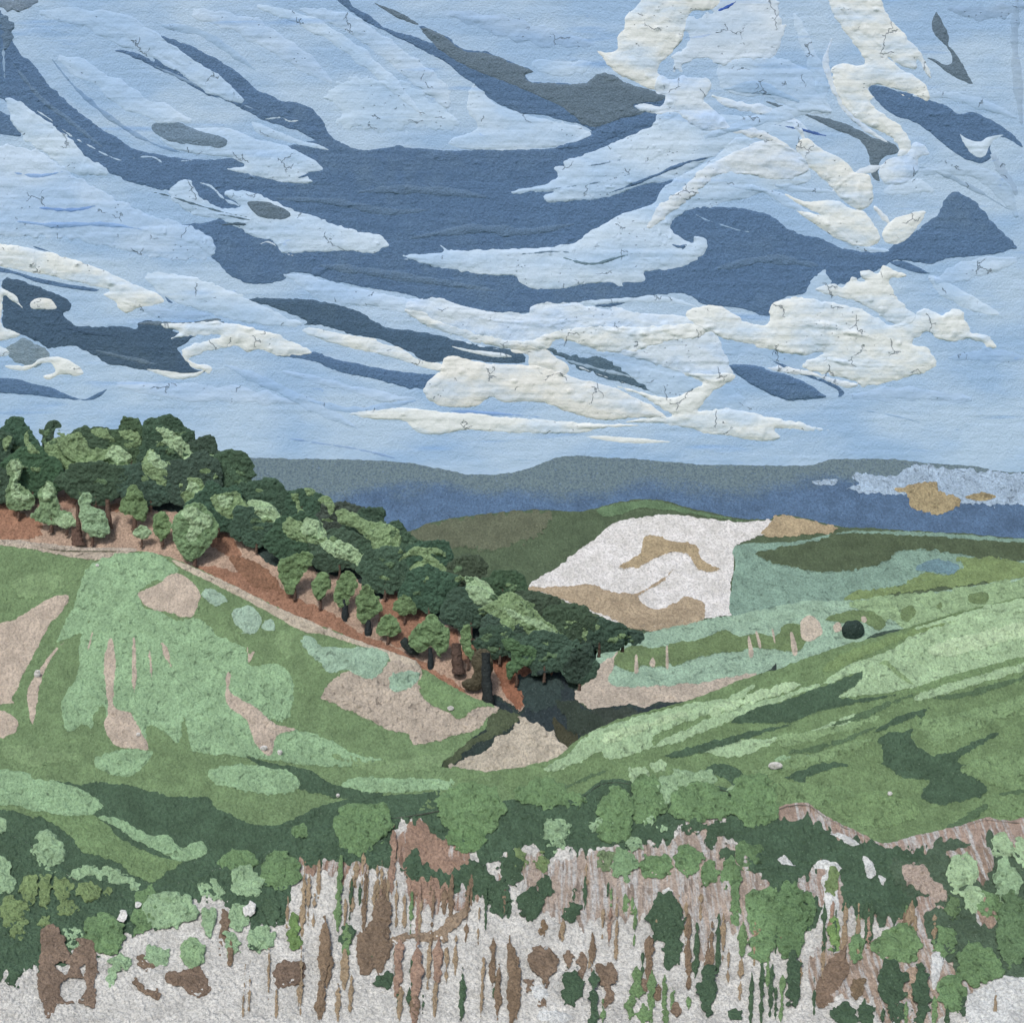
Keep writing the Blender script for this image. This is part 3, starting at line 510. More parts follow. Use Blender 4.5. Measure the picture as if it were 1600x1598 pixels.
part(MH, 'tan_soil', MID, '824,918 880,915 930,912 950,922 990,926 1010,918 1030,906 1052,888 1040,905 1012,922 998,932 1010,945 1030,950 1055,940 1070,931 1090,935 1102,945 1090,975 1000,985 960,968 900,946 860,930', (168, 152, 128), 'grit', 'tan soil along the lower edge of the white field', th=1.2, warp=1.6)
part(MH, 'tan_soil', MID, '966,884 1000,863 1005,838 1030,836 1050,845 1086,848 1093,866 1106,880 1124,888 1110,893 1088,888 1075,866 1055,862 1030,870 1010,880 985,889', (168, 152, 122), 'grit', 'forked tan patch in the middle of the white field', th=1.2, warp=1.6)
part(MH, 'tan_field', MID, '1190,832 1205,812 1215,804 1250,808 1290,818 1314,826 1270,836 1210,838', (172, 156, 126), 'grit', 'tan field on the crest right of the white field', th=1.4, warp=2)
part(MH, 'teal_meadow', MID, '1148,852 1200,848 1240,845 1290,836 1330,828 1400,829 1500,834 1610,843 1700,850 1700,900 1500,900 1460,905 1400,916 1330,942 1200,968 1144,965 1142,920 1148,880', TEAL, 'lump', 'teal meadow right of the white field', th=1.6, warp=1.2)
part(MH, 'dark_meadow', MID, '1178,864 1210,855 1250,850 1280,842 1300,833 1340,831 1400,834 1480,838 1610,848 1700,850 1700,876 1560,875 1500,866 1450,861 1400,862 1392,874 1360,885 1320,893 1270,893 1240,886 1200,878', (80, 97, 72), 'sand', 'dark olive meadow on the far hill above the teal one', th=1.0, warp=2)
part(MH, 'bright_meadow', MID, '1318,936 1340,922 1400,915 1425,903 1450,893 1480,898 1503,885 1495,868 1540,870 1620,880 1700,885 1700,905 1560,909 1500,916 1440,923 1380,931 1340,942', (118, 142, 92), 'sand', 'yellow green meadow at the right of the far hill', th=1.2, warp=2.4)
part(MH, 'pond', MID, '1430,890 1440,880 1466,873 1490,877 1501,888 1484,897 1450,893', (104, 140, 152), 'sand', 'small blue pond on the far hill', th=1.0, warp=2)
part(MH, 'sea_green_meadow', MID, '916,1075 922,1015 950,1002 1000,990 1060,976 1100,968 1200,950 1260,938 1310,938 1400,931 1500,918 1610,900 1700,890 1700,960 1560,975 1450,1010 1350,1050 1200,1090 1100,1100 1000,1100 950,1090', SEA, 'lump', 'pale sea green meadow at the foot of the far hill', th=1.8, warp=1.4)
part(MH, 'light_meadow', MID, '1330,940 1400,930 1500,918 1610,900 1700,890 1700,960 1540,970 1430,1000 1400,975 1350,955', (146, 178, 134), 'lump', 'light green meadow low on the right of the far hill', th=1.6, warp=3)
part(MH, 'sand_field', MID, '891,1085 915,1064 925,1046 955,1025 967,1018 962,1040 950,1060 965,1072 1020,1071 1100,1064 1180,1050 1160,1068 1100,1088 1060,1100 1000,1110 960,1112 925,1108 903,1096', SANDC, 'grit', 'sandy field at the valley mouth', th=1.6, warp=1.8)
for lab, pl in (('olive hedge by the sandy field, cut by narrow sandy gaps', '958,1030 970,1014 1000,1007 1018,1014 1040,1010 1045,1036 1030,1042 1005,1040 992,1050 968,1042'),
        ('long olive hedge along the sea green meadow', '1044,1010 1060,1002 1090,1000 1130,983 1150,992 1185,990 1212,992 1225,975 1252,975 1262,995 1248,1015 1225,1018 1180,1012 1150,1020 1120,1020 1080,1030 1050,1040'),
        ('low olive hedge behind the round dark bush', '1290,968 1310,957 1335,953 1366,955 1384,972 1374,985 1352,974 1320,972')):
    o = paint('hedge', MID, pl, OLIVE, 'sand', th=1.8, warp=1.6); tag(o, lab, 'hedge', 'olive hedges on the far hill')
for pl in ('1168,996 1172,995 1178,1022 1170,1026', '1180,988 1184,987 1190,1010 1186,1012', '1205,983 1209,983 1212,1002 1209,1003', '1234,990 1240,990 1247,1018 1238,1022', '1040,1010 1044,1010 1045,1042 1040,1042', '992,1024 996,1024 998,1048 991,1050', '1014,1036 1020,1026 1025,1036 1020,1043'):
    part(MH, 'sandy_gap', MID, pl, SANDC, 'sand', None, th=2.6, warp=.3)
part(MH, 'sandy_knoll', MID, '1250,988 1252,968 1268,961 1282,974 1284,990 1268,1002 1255,1000', (190, 180, 166), 'sand', 'small sandy knoll left of the round dark bush', th=2.4, warp=1)
part(MH, 'sandy_knoll', MID, '1302,975 1312,971 1316,982 1308,988 1302,984', (184, 174, 160), 'sand', 'tiny sandy fleck left of the round dark bush', th=2.4, warp=.6)
part(MH, 'sandy_gap', MID, '1345,963 1352,962 1355,970 1348,973', (184, 174, 160), 'sand', None, th=2.4, warp=.3)
o = paint('bush', MID, ellipse(1333, 985, 17.5, 16.5, 3, .06), (46, 66, 62), 'sand', solid=.6, warp=.8, D0=float(MID.base[int((1000 - Y0) / STEP), NM])); tag(o, 'round dark green bush standing alone on the far hill', 'bush')
o = paint('hedge', MID, '1350,1001 1365,990 1390,984 1416,982 1400,990 1375,995', (62, 84, 74), 'sand', th=2.2, warp=.5); tag(o, 'thin dark painted shadow right of the round dark bush', 'hedge')  # no hedge: the round bush's cast shadow, painted as a dark strip
for lab, pl in (('small olive bush among the light grass right of the dark painted shadow', '1408,952 1425,945 1431,958 1422,970 1408,968'), ('olive bush highest on the light slope at right', '1512,930 1530,924 1545,930 1540,942 1516,941'), ('pale olive bush between the two olive ones on the light slope', '1462,945 1470,938 1473,948 1466,953')):
    o = paint('bush', MID, pl, OLIVE, 'sand', th=2, warp=1.5); tag(o, lab, 'bush')

# ------------------------------------------------------------------ wooded ridge, its bank and the gorge
RR = '-190,690 0,690 60,700 130,690 240,690 330,720 400,770 480,790 580,830 680,880 770,925 860,965 925,1000 990,992'
RG = paint('wooded_ridge', RID, RR + ' 940,1010 922,1045 898,1080 905,1098 925,1108 960,1103 985,1100 1008,1106 1030,1096 1060,1098 1100,1088 1150,1072 1205,1045 1215,1060 1240,1300 -190,1300', (50, 66, 64), 'sand', base=True, warp=1.2, sub=3, skirt=RR.rsplit(' ', 5)[0]); tag(RG, 'ridge under the trees falling to a dark gorge', kind='structure')
part(RG, 'bare_bank', RID, '-190,790 0,788 40,800 60,770 110,760 150,785 200,775 240,795 280,800 330,830 350,824 372,830 395,848 410,872 430,885 480,880 500,895 560,905 590,935 625,922 665,950 665,975 700,975 725,985 745,1000 765,1020 790,1012 830,1035 828,1075 815,1112 795,1100 770,1085 740,1105 700,1110 600,1080 400,1000 200,940 -190,940', BANK, 'grit', 'bare brown bank under the ridge trees', th=1.4, warp=2)
for lab, pl, c in (('rust red earth at the left end of the bank', '-190,785 5,785 25,796 62,815 66,828 40,842 -190,850', RUST),
      ('rust red earth on the middle of the bank', '328,852 335,832 352,828 366,845 378,868 360,868 345,862', RUST),
      ('rust red foot of the bank beside the path', '290,882 330,884 380,895 428,900 440,918 480,940 530,962 560,985 620,1012 680,1045 735,1085 690,1075 600,1030 520,985 430,950 350,915', RUST),
      ('rust earth strip on the bank', '360,868 395,875 425,895 435,920 400,918 370,890', (140, 104, 82)),
      ('rust red earth between the ridge trees', '596,935 622,924 652,940 668,958 655,980 645,1002 622,1012 600,990 590,960', RUST),
      ('rust red wedge of earth above the gorge', '762,1025 785,1012 800,1030 830,1045 824,1078 815,1112 800,1098 782,1070', (150, 102, 78)),
      ('rust earth right of the brown stump', '690,985 715,985 722,1010 740,1000 750,1020 728,1035 705,1010', RUST),
      ('small rust gap between the tree trunks', '188,785 196,778 188,802 172,800 172,788', RUST), ('small pink earth patch high on the bank', '92,774 112,766 120,775 118,790 104,798 94,788', (168, 132, 114))):
    part(RG, 'earth_patch', RID, pl, c, 'grit', lab, th=1.2, warp=2.5)
part(RG, 'gorge_wall', RID, '735,1100 760,1108 772,1090 800,1105 815,1112 835,1060 840,1030 800,1010 860,1000 915,1010 922,1040 898,1080 905,1098 925,1110 960,1104 1060,1100 1150,1074 1210,1048 1210,1090 960,1170 880,1180 820,1130 780,1140', NAVY, 'sand', 'deep navy green of the gorge', th=1.0, warp=3, edge=6)
part(RG, 'gorge_scrub', RID, '925,1110 940,1106 980,1104 1010,1110 1060,1102 1090,1100 1060,1120 1000,1135 960,1142 930,1130', (58, 70, 64), 'sand', 'grey green scrub along the gorge', th=1.0, warp=3)
part(RG, 'gorge_scrub', RID, '755,1108 780,1106 800,1110 812,1122 795,1140 770,1150 740,1165 700,1200 690,1195 700,1175 730,1155 760,1140', (84, 98, 74), 'sand', 'olive green scrub at the tip of the near hill', th=1.2, warp=3)
part(RG, 'gorge_scrub', RID, '865,1120 885,1138 905,1150 900,1168 880,1165 868,1145', (66, 68, 52), 'sand', 'brown scrub beside the sandy heap', th=1.0, warp=3)
for nm, lab, pl in (('earth_patch', 'orange earth dot in the gorge', '848,1040 858,1034 868,1042 862,1056 850,1054'),):
    part(RG, nm, RID, pl, (150, 104, 82), 'grit', lab, th=1.6, warp=1.5)

def rd(y): return float(RID.base[int(np.clip((y - Y0) / STEP, 0, NG - 1)), NM])
TREES = []
def tree(poly, label, rgb=DKTREE, name='tree', group='dark green trees along the ridge', solid=.12, trunk=True, depth=None, warp=2.2, cat='tree', trgb=(92, 76, 66), kind='sand', tw=3.2):
    P = parse(poly) if isinstance(poly, str) else poly
    yb = P[:, 1].max(); xc = P[:, 0].mean(); yt = P[:, 1].min(); wdt = P[:, 0].max() - P[:, 0].min()
    D = rd(yb) - RID.px * (6 + 0.12 * wdt) if depth is None else depth
    base = to3d(np.array([xc]), np.array([yb + 8.]), np.array([D]))[0]
    e = empty(name, base)
    tag(e, label, cat, group)
    c = paint('crown', RID, P, rgb, kind, solid=solid, warp=warp, parent=e, D0=D, lump=1.5)
    if trunk: tube('trunk', RID, [(xc, yb + 9), (xc + 1, yb - 2), (xc, (yt + yb) / 2)], (tw, 1.6), trgb, D, e)
    TREES.append((e, xc, (yt + yb) / 2, max(wdt, yb - yt) / 2, D))
    return e
# crowns: x, y, rx, ry
dark = [(-25, 700, 40, 42, 'dark tree cut by the left edge, tallest there'), (25, 690, 27, 36, 'dark tree with a flat slanting top at far left'),
 (140, 692, 36, 30, 'dark tree behind the biggest light clump, left part of the ridge'), (205, 690, 34, 36, 'dark tree between the big light clump and the highest tree'), (262, 694, 40, 42, 'highest dark tree with a pale slanting clump'),
 (316, 706, 24, 30, 'small pointed dark tree right of the highest one'), (352, 738, 36, 36, 'broad dark tree where the ridge starts falling against the mountains'),
 (300, 745, 40, 38, 'dark tree below the pale slanting clump'), (150, 758, 52, 32, 'low dark tree under the biggest light clump'), (50, 745, 45, 40, 'low dark tree above the first bank tree at left'),
 (-20, 765, 35, 30, 'low dark tree at the left edge above the rust earth'), (235, 765, 48, 34, 'low dark tree left of the ball shaped clump'), (410, 778, 36, 32, 'dark tree with two light clumps right of the broad one'), (340, 790, 44, 36, 'dark tree above the pink earth'),
 (400, 830, 38, 34, 'lower dark tree above the start of the rust earth'), (470, 785, 36, 28, 'dark tree with a tiny oval clump against the blue mountains'), (530, 805, 36, 26, 'dark tree with a hooked light clump against the mountains'),
 (460, 840, 42, 38, 'dark tree behind the pale double clump'), (575, 820, 30, 30, 'dark tree above the round light clump'), (530, 868, 42, 30, 'lower dark tree under the pale streaked clump'), (610, 850, 42, 36, 'dark tree wearing the round light clump'),
 (600, 898, 40, 34, 'lower dark tree below the round clump'), (665, 875, 40, 36, 'dark tree with arching light streaks against the far hill'), (670, 925, 42, 34, 'lower dark tree over the rust gap'), (725, 895, 34, 32, 'dark tree left of the pale leaf shaped clump'),
 (735, 955, 42, 34, 'lower dark tree under the pale leaf shaped clump'), (785, 915, 38, 28, 'dark tree above the long light clump, against the brown far slope'), (835, 945, 38, 26, 'dark tree on the falling ridge below the white field'), (800, 975, 40, 34, 'lower dark tree behind the long light clump'),
 (885, 975, 40, 34, 'dark tree with the thin light ring near the end of the ridge'), (850, 1015, 42, 30, 'low dark tree over the gorge'), (935, 985, 40, 24, 'dark tree at the end of the ridge, right of the light ring'), (972, 990, 26, 10, 'last low dark tree, a pointed tip over the sea green meadow'), (905, 1030, 22, 30, 'narrow dark tree beside the valley mouth'),
 (780, 1010, 34, 22, 'low dark tree above the rust wedge')]
for k, (x, y, rx, ry, lab) in enumerate(sorted(dark, key=lambda t: t[1] + t[3])):
    q = random.Random(k); c = tuple(int(v * (1 + q.uniform(-.07, .07))) for v in DKTREE)
    tree(ellipse(x, y - (7 if lab.startswith(('low', 'lower')) and x < 800 else -5), rx + 7, ry + 3, k, .16), lab, c)
tree('68,705 66,690 69,668 76,658 88,656 96,664 95,668 87,670 84,682 84,706 76,712', 'slim dark tree with a curled top at far left', group='dark green trees along the ridge', warp=.6)
clumps = [('68,708 74,692 100,680 120,674 134,684 144,700 165,704 178,696 200,706 206,722 182,730 166,742 150,748 138,757 125,752 112,738 85,726 72,720', CLUMP, 3), ('163,716 172,704 182,694 196,702 205,718 180,727 166,722', PALEG, 2.4),
 ('142,671 165,669 176,682 178,692 164,686 150,682', CLUMP, 2), ('185,674 200,670 212,673 222,684 218,695 208,688 192,686', CLUMP, 2), ('242,670 262,668 280,680 294,695 300,706 325,710 340,718 346,735 348,748 336,736 318,728 300,728 280,712 262,698 240,690 256,686', PALEG, 2.6),
 ('220,728 235,702 255,718 267,722 264,750 256,760 242,754 230,742', CLUMP, 3), ('235,703 255,718 266,722 262,734 240,728 230,718', PALEG, 2), ('278,756 288,747 312,747 321,764 312,786 294,790 280,774', CLUMP, 3), ('288,760 300,752 312,760 308,770 292,770', PALEG, 2),
 ('330,778 345,770 372,767 382,782 398,798 376,812 350,808 336,792', CLUMP, 3), ('338,778 352,772 364,776 360,792 344,790', PALEG, 2), ('385,780 410,783 436,798 442,808 428,816 402,806', PALEG, 2.4), ('5,684 20,682 14,694 8,706', CLUMP, 2), ('38,678 48,668 44,682 54,700 60,708 46,708 40,694', CLUMP, 2),
 ('440,822 450,808 462,812 478,818 500,822 512,846 500,852 470,846 448,838', CLUMP, 3), ('474,812 488,808 504,818 510,842 488,840 470,832', PALEG, 2.2), ('498,850 520,843 542,846 562,860 590,872 616,898 592,896 575,890 548,880 520,868', PALEG, 2.4),
 ('476,764 484,762 492,768 488,776 478,774', CLUMP, 2), ('497,782 508,773 522,784 522,802 514,808 510,792', CLUMP, 2.2), ('526,800 540,795 560,806 580,815 604,818 622,824 628,846 618,866 600,870 580,856 568,836 552,824 532,818', CLUMP, 3.4),
 ('620,878 640,858 664,853 690,858 704,880 692,870 672,866 690,880 704,906 682,902 668,880 655,896 640,888 660,872 640,870', CLUMP, 2), ('726,902 734,900 756,906 772,926 776,946 752,948 732,932', PALEG, 2.8),
 ('745,952 772,940 792,925 815,932 838,955 868,980 886,998 902,1014 876,1004 858,1000 844,1004 826,996 812,975 800,985 780,994 780,966', CLUMP, 3.2), ('786,948 812,958 848,972 884,998 906,1016 874,1000 836,980 800,964', PALEG, 2),
 ('880,970 902,970 917,982 914,1004 902,1012 906,994 896,980', CLUMP, 1.8), ('930,976 938,978 936,985 930,984', CLUMP, 1.4), ('460,774 466,780 474,800 484,804 470,806 462,792', CLUMP, 1.6)]
for pl, c, th in clumps:
    P = parse(pl); cx, cy = P.mean(0)
    tr = min(TREES, key=lambda t: math.hypot(t[1] - cx, t[2] - cy) / max(t[3], 10))
    part(tr[0], 'highlight_clump', RID, P, c, 'lump', None, th=th, warp=1.8, clampd=12 * RID.px)  # paler leaf clumps, painted as highlights on the dark crowns
have = {}
for k, t in enumerate(TREES):
    if any(ch.name.startswith('highlight_clump') for ch in COL.objects if ch.parent == t[0]): n_ = 1
    else: n_ = 3
    for j in range(n_):
        r = random.Random(k * 17 + j); q = ellipse(t[1] + r.uniform(-.5, .5) * t[3], t[2] + r.uniform(-.45, .3) * t[3], r.uniform(5, 11), r.uniform(3, 6), k * 5 + j, .35, 9)
        part(t[0], 'highlight_clump', RID, q, (94, 124, 92) if j else (116, 146, 104), 'lump', None, th=1.8, warp=2.6, clampd=8 * RID.px)  # small random dabs, further highlights painted in paler green
# trees standing on the bank, in front
bank = [('8,772 14,750 8,735 15,720 28,718 36,732 30,750 36,760 52,772 54,788 44,798 16,796', (118, 148, 110), 'light green tree with a twisted pale crown, first on the bank from the left', 2.5),
 ('48,808 62,792 60,768 72,752 84,758 90,775 96,795 112,802 98,816 74,820', (126, 158, 118), 'cone shaped light green tree, second on the bank from the left', 4),
 ('84,812 104,802 118,812 116,822 98,825', PALEG, 'low pale bush like tree between two brown trunks', 2.5),
 ('124,776 134,768 142,774 144,790 164,802 172,828 156,841 132,832 124,816', (146, 182, 144), 'pale tree with a wide foot between the dark bare trunks', 3),
 ('188,788 204,758 222,770 232,798 224,816 206,806 190,802', MIDG, 'pointed green tree with a dark brown trunk on the bank', 5),
 ('208,828 224,820 236,832 226,843 210,839', PALEG, 'tiny pale bush at the foot of the pointed green tree', 2),
 ('240,806 258,798 266,815 264,834 252,843 240,828', MIDG, 'small upright green tree left of the round headed one', 2.5),
 ('268,818 284,795 308,784 330,803 342,824 328,852 306,873 290,876 275,852', (120, 154, 112), 'largest bank tree, round head with a pale top, by the pink earth', 4),
 ('434,884 450,869 475,861 489,871 480,889 468,904 460,925 448,926 438,905', MIDG, 'leaning green tree at the edge of the rust earth', 2.5),
 ('488,908 503,892 516,900 512,925 496,940 486,926', MIDG, 'small green tree right of the leaning one', 2.5),
 ('524,915 540,893 556,904 552,928 536,950 522,940', MIDG, 'green tree with a wide black trunk', 6),
 ('558,928 574,914 590,933 596,950 580,965 566,976 556,952', MIDG, 'green tree over a short dark trunk in the middle of the bank', 6),
 ('614,942 630,930 645,938 651,954 632,962 618,956', MIDG, 'round green tree on the rust red earth', 2),
 ('588,978 600,960 616,965 626,985 612,994 592,992', MIDG, 'low green tree below the round one on rust earth', 2.5),
 ('638,998 655,975 674,958 690,972 702,985 698,1015 686,1026 674,1010 660,1018 642,1012', (118, 152, 106), 'broad green tree with a forked black trunk near the path end', 5),
 ('718,988 734,974 737,1000 740,1034 726,1016', MIDG, 'thin green tree next to the brown stump', 2),
 ('784,1000 800,996 815,1005 835,1010 838,1030 820,1040 806,1052 795,1060 790,1040 800,1025 790,1015', (84, 118, 82), 'ragged green tree over the rust wedge', 2.5)]
for k, (pl, c, lab, tw) in enumerate(bank):
    P = parse(pl); yb = P[:, 1].max(); xc = P[:, 0].mean()
    dk = k in (10, 11, 14)
    e = tree(pl, lab, c, group='green trees standing on the bare bank', solid=.16, warp=2.2, kind='lump', trunk=False, depth=rd(yb + 12) - RID.px * 8)
    D = rd(yb + 12) - RID.px * 5
    tc = (44, 54, 58) if dk else (98, 78, 68)
    L = 30 if dk else 12
    tube('trunk', RID, [(xc, yb + L), (xc + 1, yb + 4), (xc, yb - 14)], (tw * 1.25, tw * .6), tc, D, e)
    if k == 7: part(e, 'highlight_clump', RID, '280,800 300,790 322,802 332,815 318,832 300,845 290,835 296,815', PALEG, 'lump', None, th=2.4, warp=2, clampd=14 * RID.px)  # pale clump paints the highlight on this crown, likewise the next two
    if k == 0: part(e, 'highlight_clump', RID, '14,722 28,720 36,734 28,752 34,770 46,772 40,785 20,780 16,760 22,745', PALEG, 'lump', None, th=2.2, warp=1.6, clampd=14 * RID.px)
    if k == 1: part(e, 'highlight_clump', RID, '66,765 74,753 86,764 80,775 82,782 70,784', PALEG, 'lump', None, th=2.2, warp=1.2, clampd=14 * RID.px)
for lab, x, y0, y1, wd_, c in (('bare brown trunk left of the pale wide footed tree', 122, 838, 788, 4, (104, 84, 74)), ('bare brown trunk between the pale tree and the pointed green tree', 169, 826, 780, 5, (104, 84, 74)),
     ('broad brown stump by the thin green tree', 714, 1052, 1005, 9, (98, 80, 72)), ('thick dark stump leaning over the gorge left of the rust wedge', 760, 1100, 1020, 8, (48, 56, 58)), ('wide brown stump low on the bank below the bare trunks', 120, 852, 826, 10, (112, 88, 78))):
    o = tube('tree_stump', RID, [(x + 3, y0), (x, (y0 + y1) / 2), (x - 1, y1)], (wd_ * 1.2, wd_ * .8), c, rd(y0) - RID.px * 12); tag(o, lab, 'stump')
for lab, pl in (('olive brown bush at the lower end of the bank', '735,1030 750,1012 766,1020 768,1050 755,1075 728,1078 720,1065 740,1055'), ('black green bush at the foot of the forked tree', '625,1002 636,994 644,1008 655,1020 640,1022')):
    P = parse(pl); o = paint('bush', RID, P, (84, 80, 64) if 'olive' in lab else (48, 60, 60), 'sand', solid=.3, warp=1.5, D0=rd(P[:, 1].max()) - RID.px * 12); tag(o, lab, 'bush')

# ------------------------------------------------------------------ sandy heap in the valley mouth
part(RG, 'gorge_scrub', RID, '810,1060 850,1050 880,1070 870,1100 840,1110 815,1095', (52, 70, 70), 'sand', 'slightly lighter green in the gorge', th=1.2, warp=5)
part(RG, 'gorge_scrub', RID, '895,1010 925,1000 935,1030 915,1060 898,1078 880,1060 885,1030', (58, 80, 70), 'lump', 'dark green scrub at the mouth of the gorge', th=1.8, warp=4)
part(RG, 'gorge_scrub', RID, '870,1100 895,1095 930,1115 950,1135 920,1150 890,1140', (54, 68, 60), 'sand', 'dark green rim of the gorge floor', th=1.2, warp=5)
o = paint('sand_heap', RID, '680,1212 705,1196 722,1186 745,1176 765,1168 780,1150 795,1146 806,1132 812,1120 822,1121 834,1130 842,1130 852,1138 868,1140 869,1154 892,1168 892,1230 700,1260', (194, 186, 172), 'grit', th=4, edge=8, warp=3.5, lump=1.8)
tag(o, 'pale sandy heap between the two near hills below the gorge', 'heap')
# ------------------------------------------------------------------ near left hill
LR = '-190,842 0,845 50,850 100,858 190,859 250,866 300,884 350,908 400,933 460,962 520,985 580,1010 640,1034 656,1042 700,1068 740,1090 778,1106'
LH = paint('hill', HIL, LR + ' 762,1120 758,1138 730,1158 705,1180 690,1198 760,1210 790,1230 830,1420 -190,1420', (110, 139, 97), 'sand', base=True, warp=1.2, sub=3, skirt=LR.rsplit(' ', 3)[0]); tag(LH, 'near green hill on the left with light grass and sandy strips', kind='structure')
o = paint('path', HIL, '-190,840 0,842 50,847 120,854 190,856 215,860 180,868 150,876 100,868 50,858 -20,850', SANDC, 'lump', th=1.6, warp=1); tag(o, 'sandy path along the top of the near left hill, left part', kind='structure')
o = paint('path', HIL, '268,874 300,884 350,907 420,942 500,977 560,1001 640,1028 658,1042 656,1066 640,1080 615,1056 606,1024 560,1008 500,990 470,985 400,946 340,915 290,892', (190, 180, 164), 'lump', th=1.8, warp=.8); tag(o, 'sandy path running down the crest beside the ridge', kind='structure')
def lp(name, pl, rgb, lab, kind='lump', **k):
    k.setdefault('th', 2.0); k.setdefault('warp', 2.0); return part(LH, name, HIL, pl, rgb, kind, lab, **k)
lp('sand_field', '500,1086 512,1068 545,1046 590,1054 612,1030 655,1045 656,1064 668,1066 655,1080 672,1098 700,1112 718,1118 745,1104 782,1104 760,1122 752,1136 722,1146 680,1158 648,1164 636,1145 614,1142 590,1130 558,1116 520,1098 496,1090', SANDC, 'large sandy field near the right end of the left hill')
lp('grass_patch', '655,1062 700,1068 740,1090 772,1104 745,1104 720,1122 700,1112 676,1100 660,1080', MIDG, 'green grass at the right tip of the left hill', 'sand', th=1.6)
lp('sea_green_patch', '468,1000 486,994 502,1008 540,1010 580,1010 608,1022 600,1045 575,1061 542,1046 520,1052 500,1036 482,1020', SEA, 'sea green grass patch above the large sandy field')
lp('sea_green_patch', '608,1060 622,1050 650,1048 656,1060 640,1076 614,1080', SEA, 'round sea green patch in the sandy field')
lp('sea_green_patch', '363,958 384,945 404,955 410,975 396,990 374,984', (158, 190, 172), 'sea green patch right of the sandy square')
lp('sea_green_patch', ellipse(420, 978, 11, 10, 5), (158, 190, 172), 'small sea green dot beside its larger neighbour')
lp('sea_green_patch', '316,924 334,920 352,933 352,942 338,947 324,938', (158, 190, 172), 'small sea green patch touching the sandy square')
lp('light_grass', '132,895 150,878 190,863 240,865 278,885 272,900 245,908 220,922 222,945 252,955 280,968 310,965 332,985 352,997 382,1012 392,1040 420,1035 444,1040 458,1068 456,1112 444,1126 425,1125 440,1136 470,1140 520,1156 545,1172 602,1190 560,1196 480,1196 430,1188 380,1182 330,1178 298,1168 288,1112 280,1162 256,1140 230,1135 226,1168 200,1168 168,1140 165,1104 150,1110 144,1138 128,1132 105,1144 98,1122 97,1092 118,1060 124,1030 124,1000 146,955 130,985 100,998 88,1002 100,975 112,950 122,920', LIGHTG, 'broad light green grass slope on the left hill', th=2.2, warp=2.2)
for lab, pl in (('sandy square in the light grass below the path', '216,926 240,915 262,900 276,895 296,905 314,926 306,952 295,965 262,957 228,947'),
  ('large sandy field at the left edge of the hill', '-190,985 0,972 50,950 80,932 108,930 96,955 78,975 60,1010 42,1045 20,1088 5,1100 -190,1100'),
  ('sandy strip along the left edge', '-190,1095 6,1110 6,1152 -190,1158'),
  ('curved sandy streak right of the large left field', '102,1000 90,1016 72,1045 62,1075 56,1110 50,1134 42,1092 45,1070 60,1046 80,1018'),
  ('tall sandy streak widening at its foot in the light grass', '174,996 182,1030 178,1070 180,1104 204,1114 218,1138 233,1170 206,1170 182,1165 162,1136 168,1106 163,1060 163,1022'),
  ('straight thin sandy streak in the light grass', '210,991 214,1020 214,1060 209,1082 205,1050 206,1010'), ('very thin sandy streak right of the straight one', '232,1015 236,1022 239,1062 234,1050'),
  ('short sandy fleck among the thin streaks', '251,1004 262,1012 268,1040 258,1028'), ('slanting sandy streak low on the hill', '354,1050 361,1054 362,1082 400,1104 430,1130 462,1138 432,1150 422,1182 398,1162 385,1126 354,1100'),
  ('faint sandy fleck left of the tall streak', '142,988 146,990 140,1012 136,1015'), ('small sandy hook above the slanting streak', '384,1006 388,1008 390,1020 398,1016 392,1030 388,1032')):
    lp('sandy_streak', pl, (186, 173, 160), lab, 'sand', th=1.4, warp=1.2)
lp('light_grass', '150,1182 190,1170 237,1173 226,1195 200,1212 165,1206 148,1195', LIGHTG, 'small light grass patch under the tall sandy streak')
lp('dark_grass', '80,1220 120,1224 160,1221 220,1229 272,1243 325,1244 340,1260 400,1288 445,1284 490,1262 530,1250 600,1240 640,1240 705,1236 690,1290 640,1300 560,1330 400,1400 320,1410 -190,1410 -190,1262 0,1262 60,1275', DKG, 'dark green grass band sweeping under the left hill', 'sand', th=1.0, warp=2, edge=6)
lp('dark_grass', '378,1178 420,1190 480,1200 505,1215 530,1226 580,1236 600,1240 560,1252 500,1240 465,1232 430,1212', DKG, 'dark green streak between the light leaf shapes', 'sand', th=1.0, warp=1.5)
lp('mid_grass', '40,1266 130,1270 160,1280 190,1310 250,1338 285,1342 262,1362 236,1376 205,1366 180,1345 130,1330 108,1306 70,1280', MIDG, 'green tongue of grass under the light leaf shape', 'sand')
lp('light_grass', '-190,1200 30,1204 50,1216 95,1221 130,1234 159,1255 150,1268 120,1275 60,1266 0,1256 -190,1250', LIGHTG, 'light leaf shaped grass at the left edge')
lp('light_grass', '150,1275 180,1275 200,1284 232,1304 262,1304 284,1326 300,1314 318,1315 324,1331 308,1342 270,1341 240,1326 208,1310 180,1291', LIGHTG, 'light hooked grass streak above the thicket')
lp('light_grass', '324,1210 345,1195 400,1194 450,1205 469,1222 460,1236 430,1240 380,1236 340,1225', LIGHTG, 'light oval grass patch, left one of two in the middle')
lp('light_grass', '530,1226 560,1213 620,1215 680,1215 709,1219 700,1232 650,1236 600,1239 560,1233', LIGHTG, 'long light grass streak above the central shrubs')

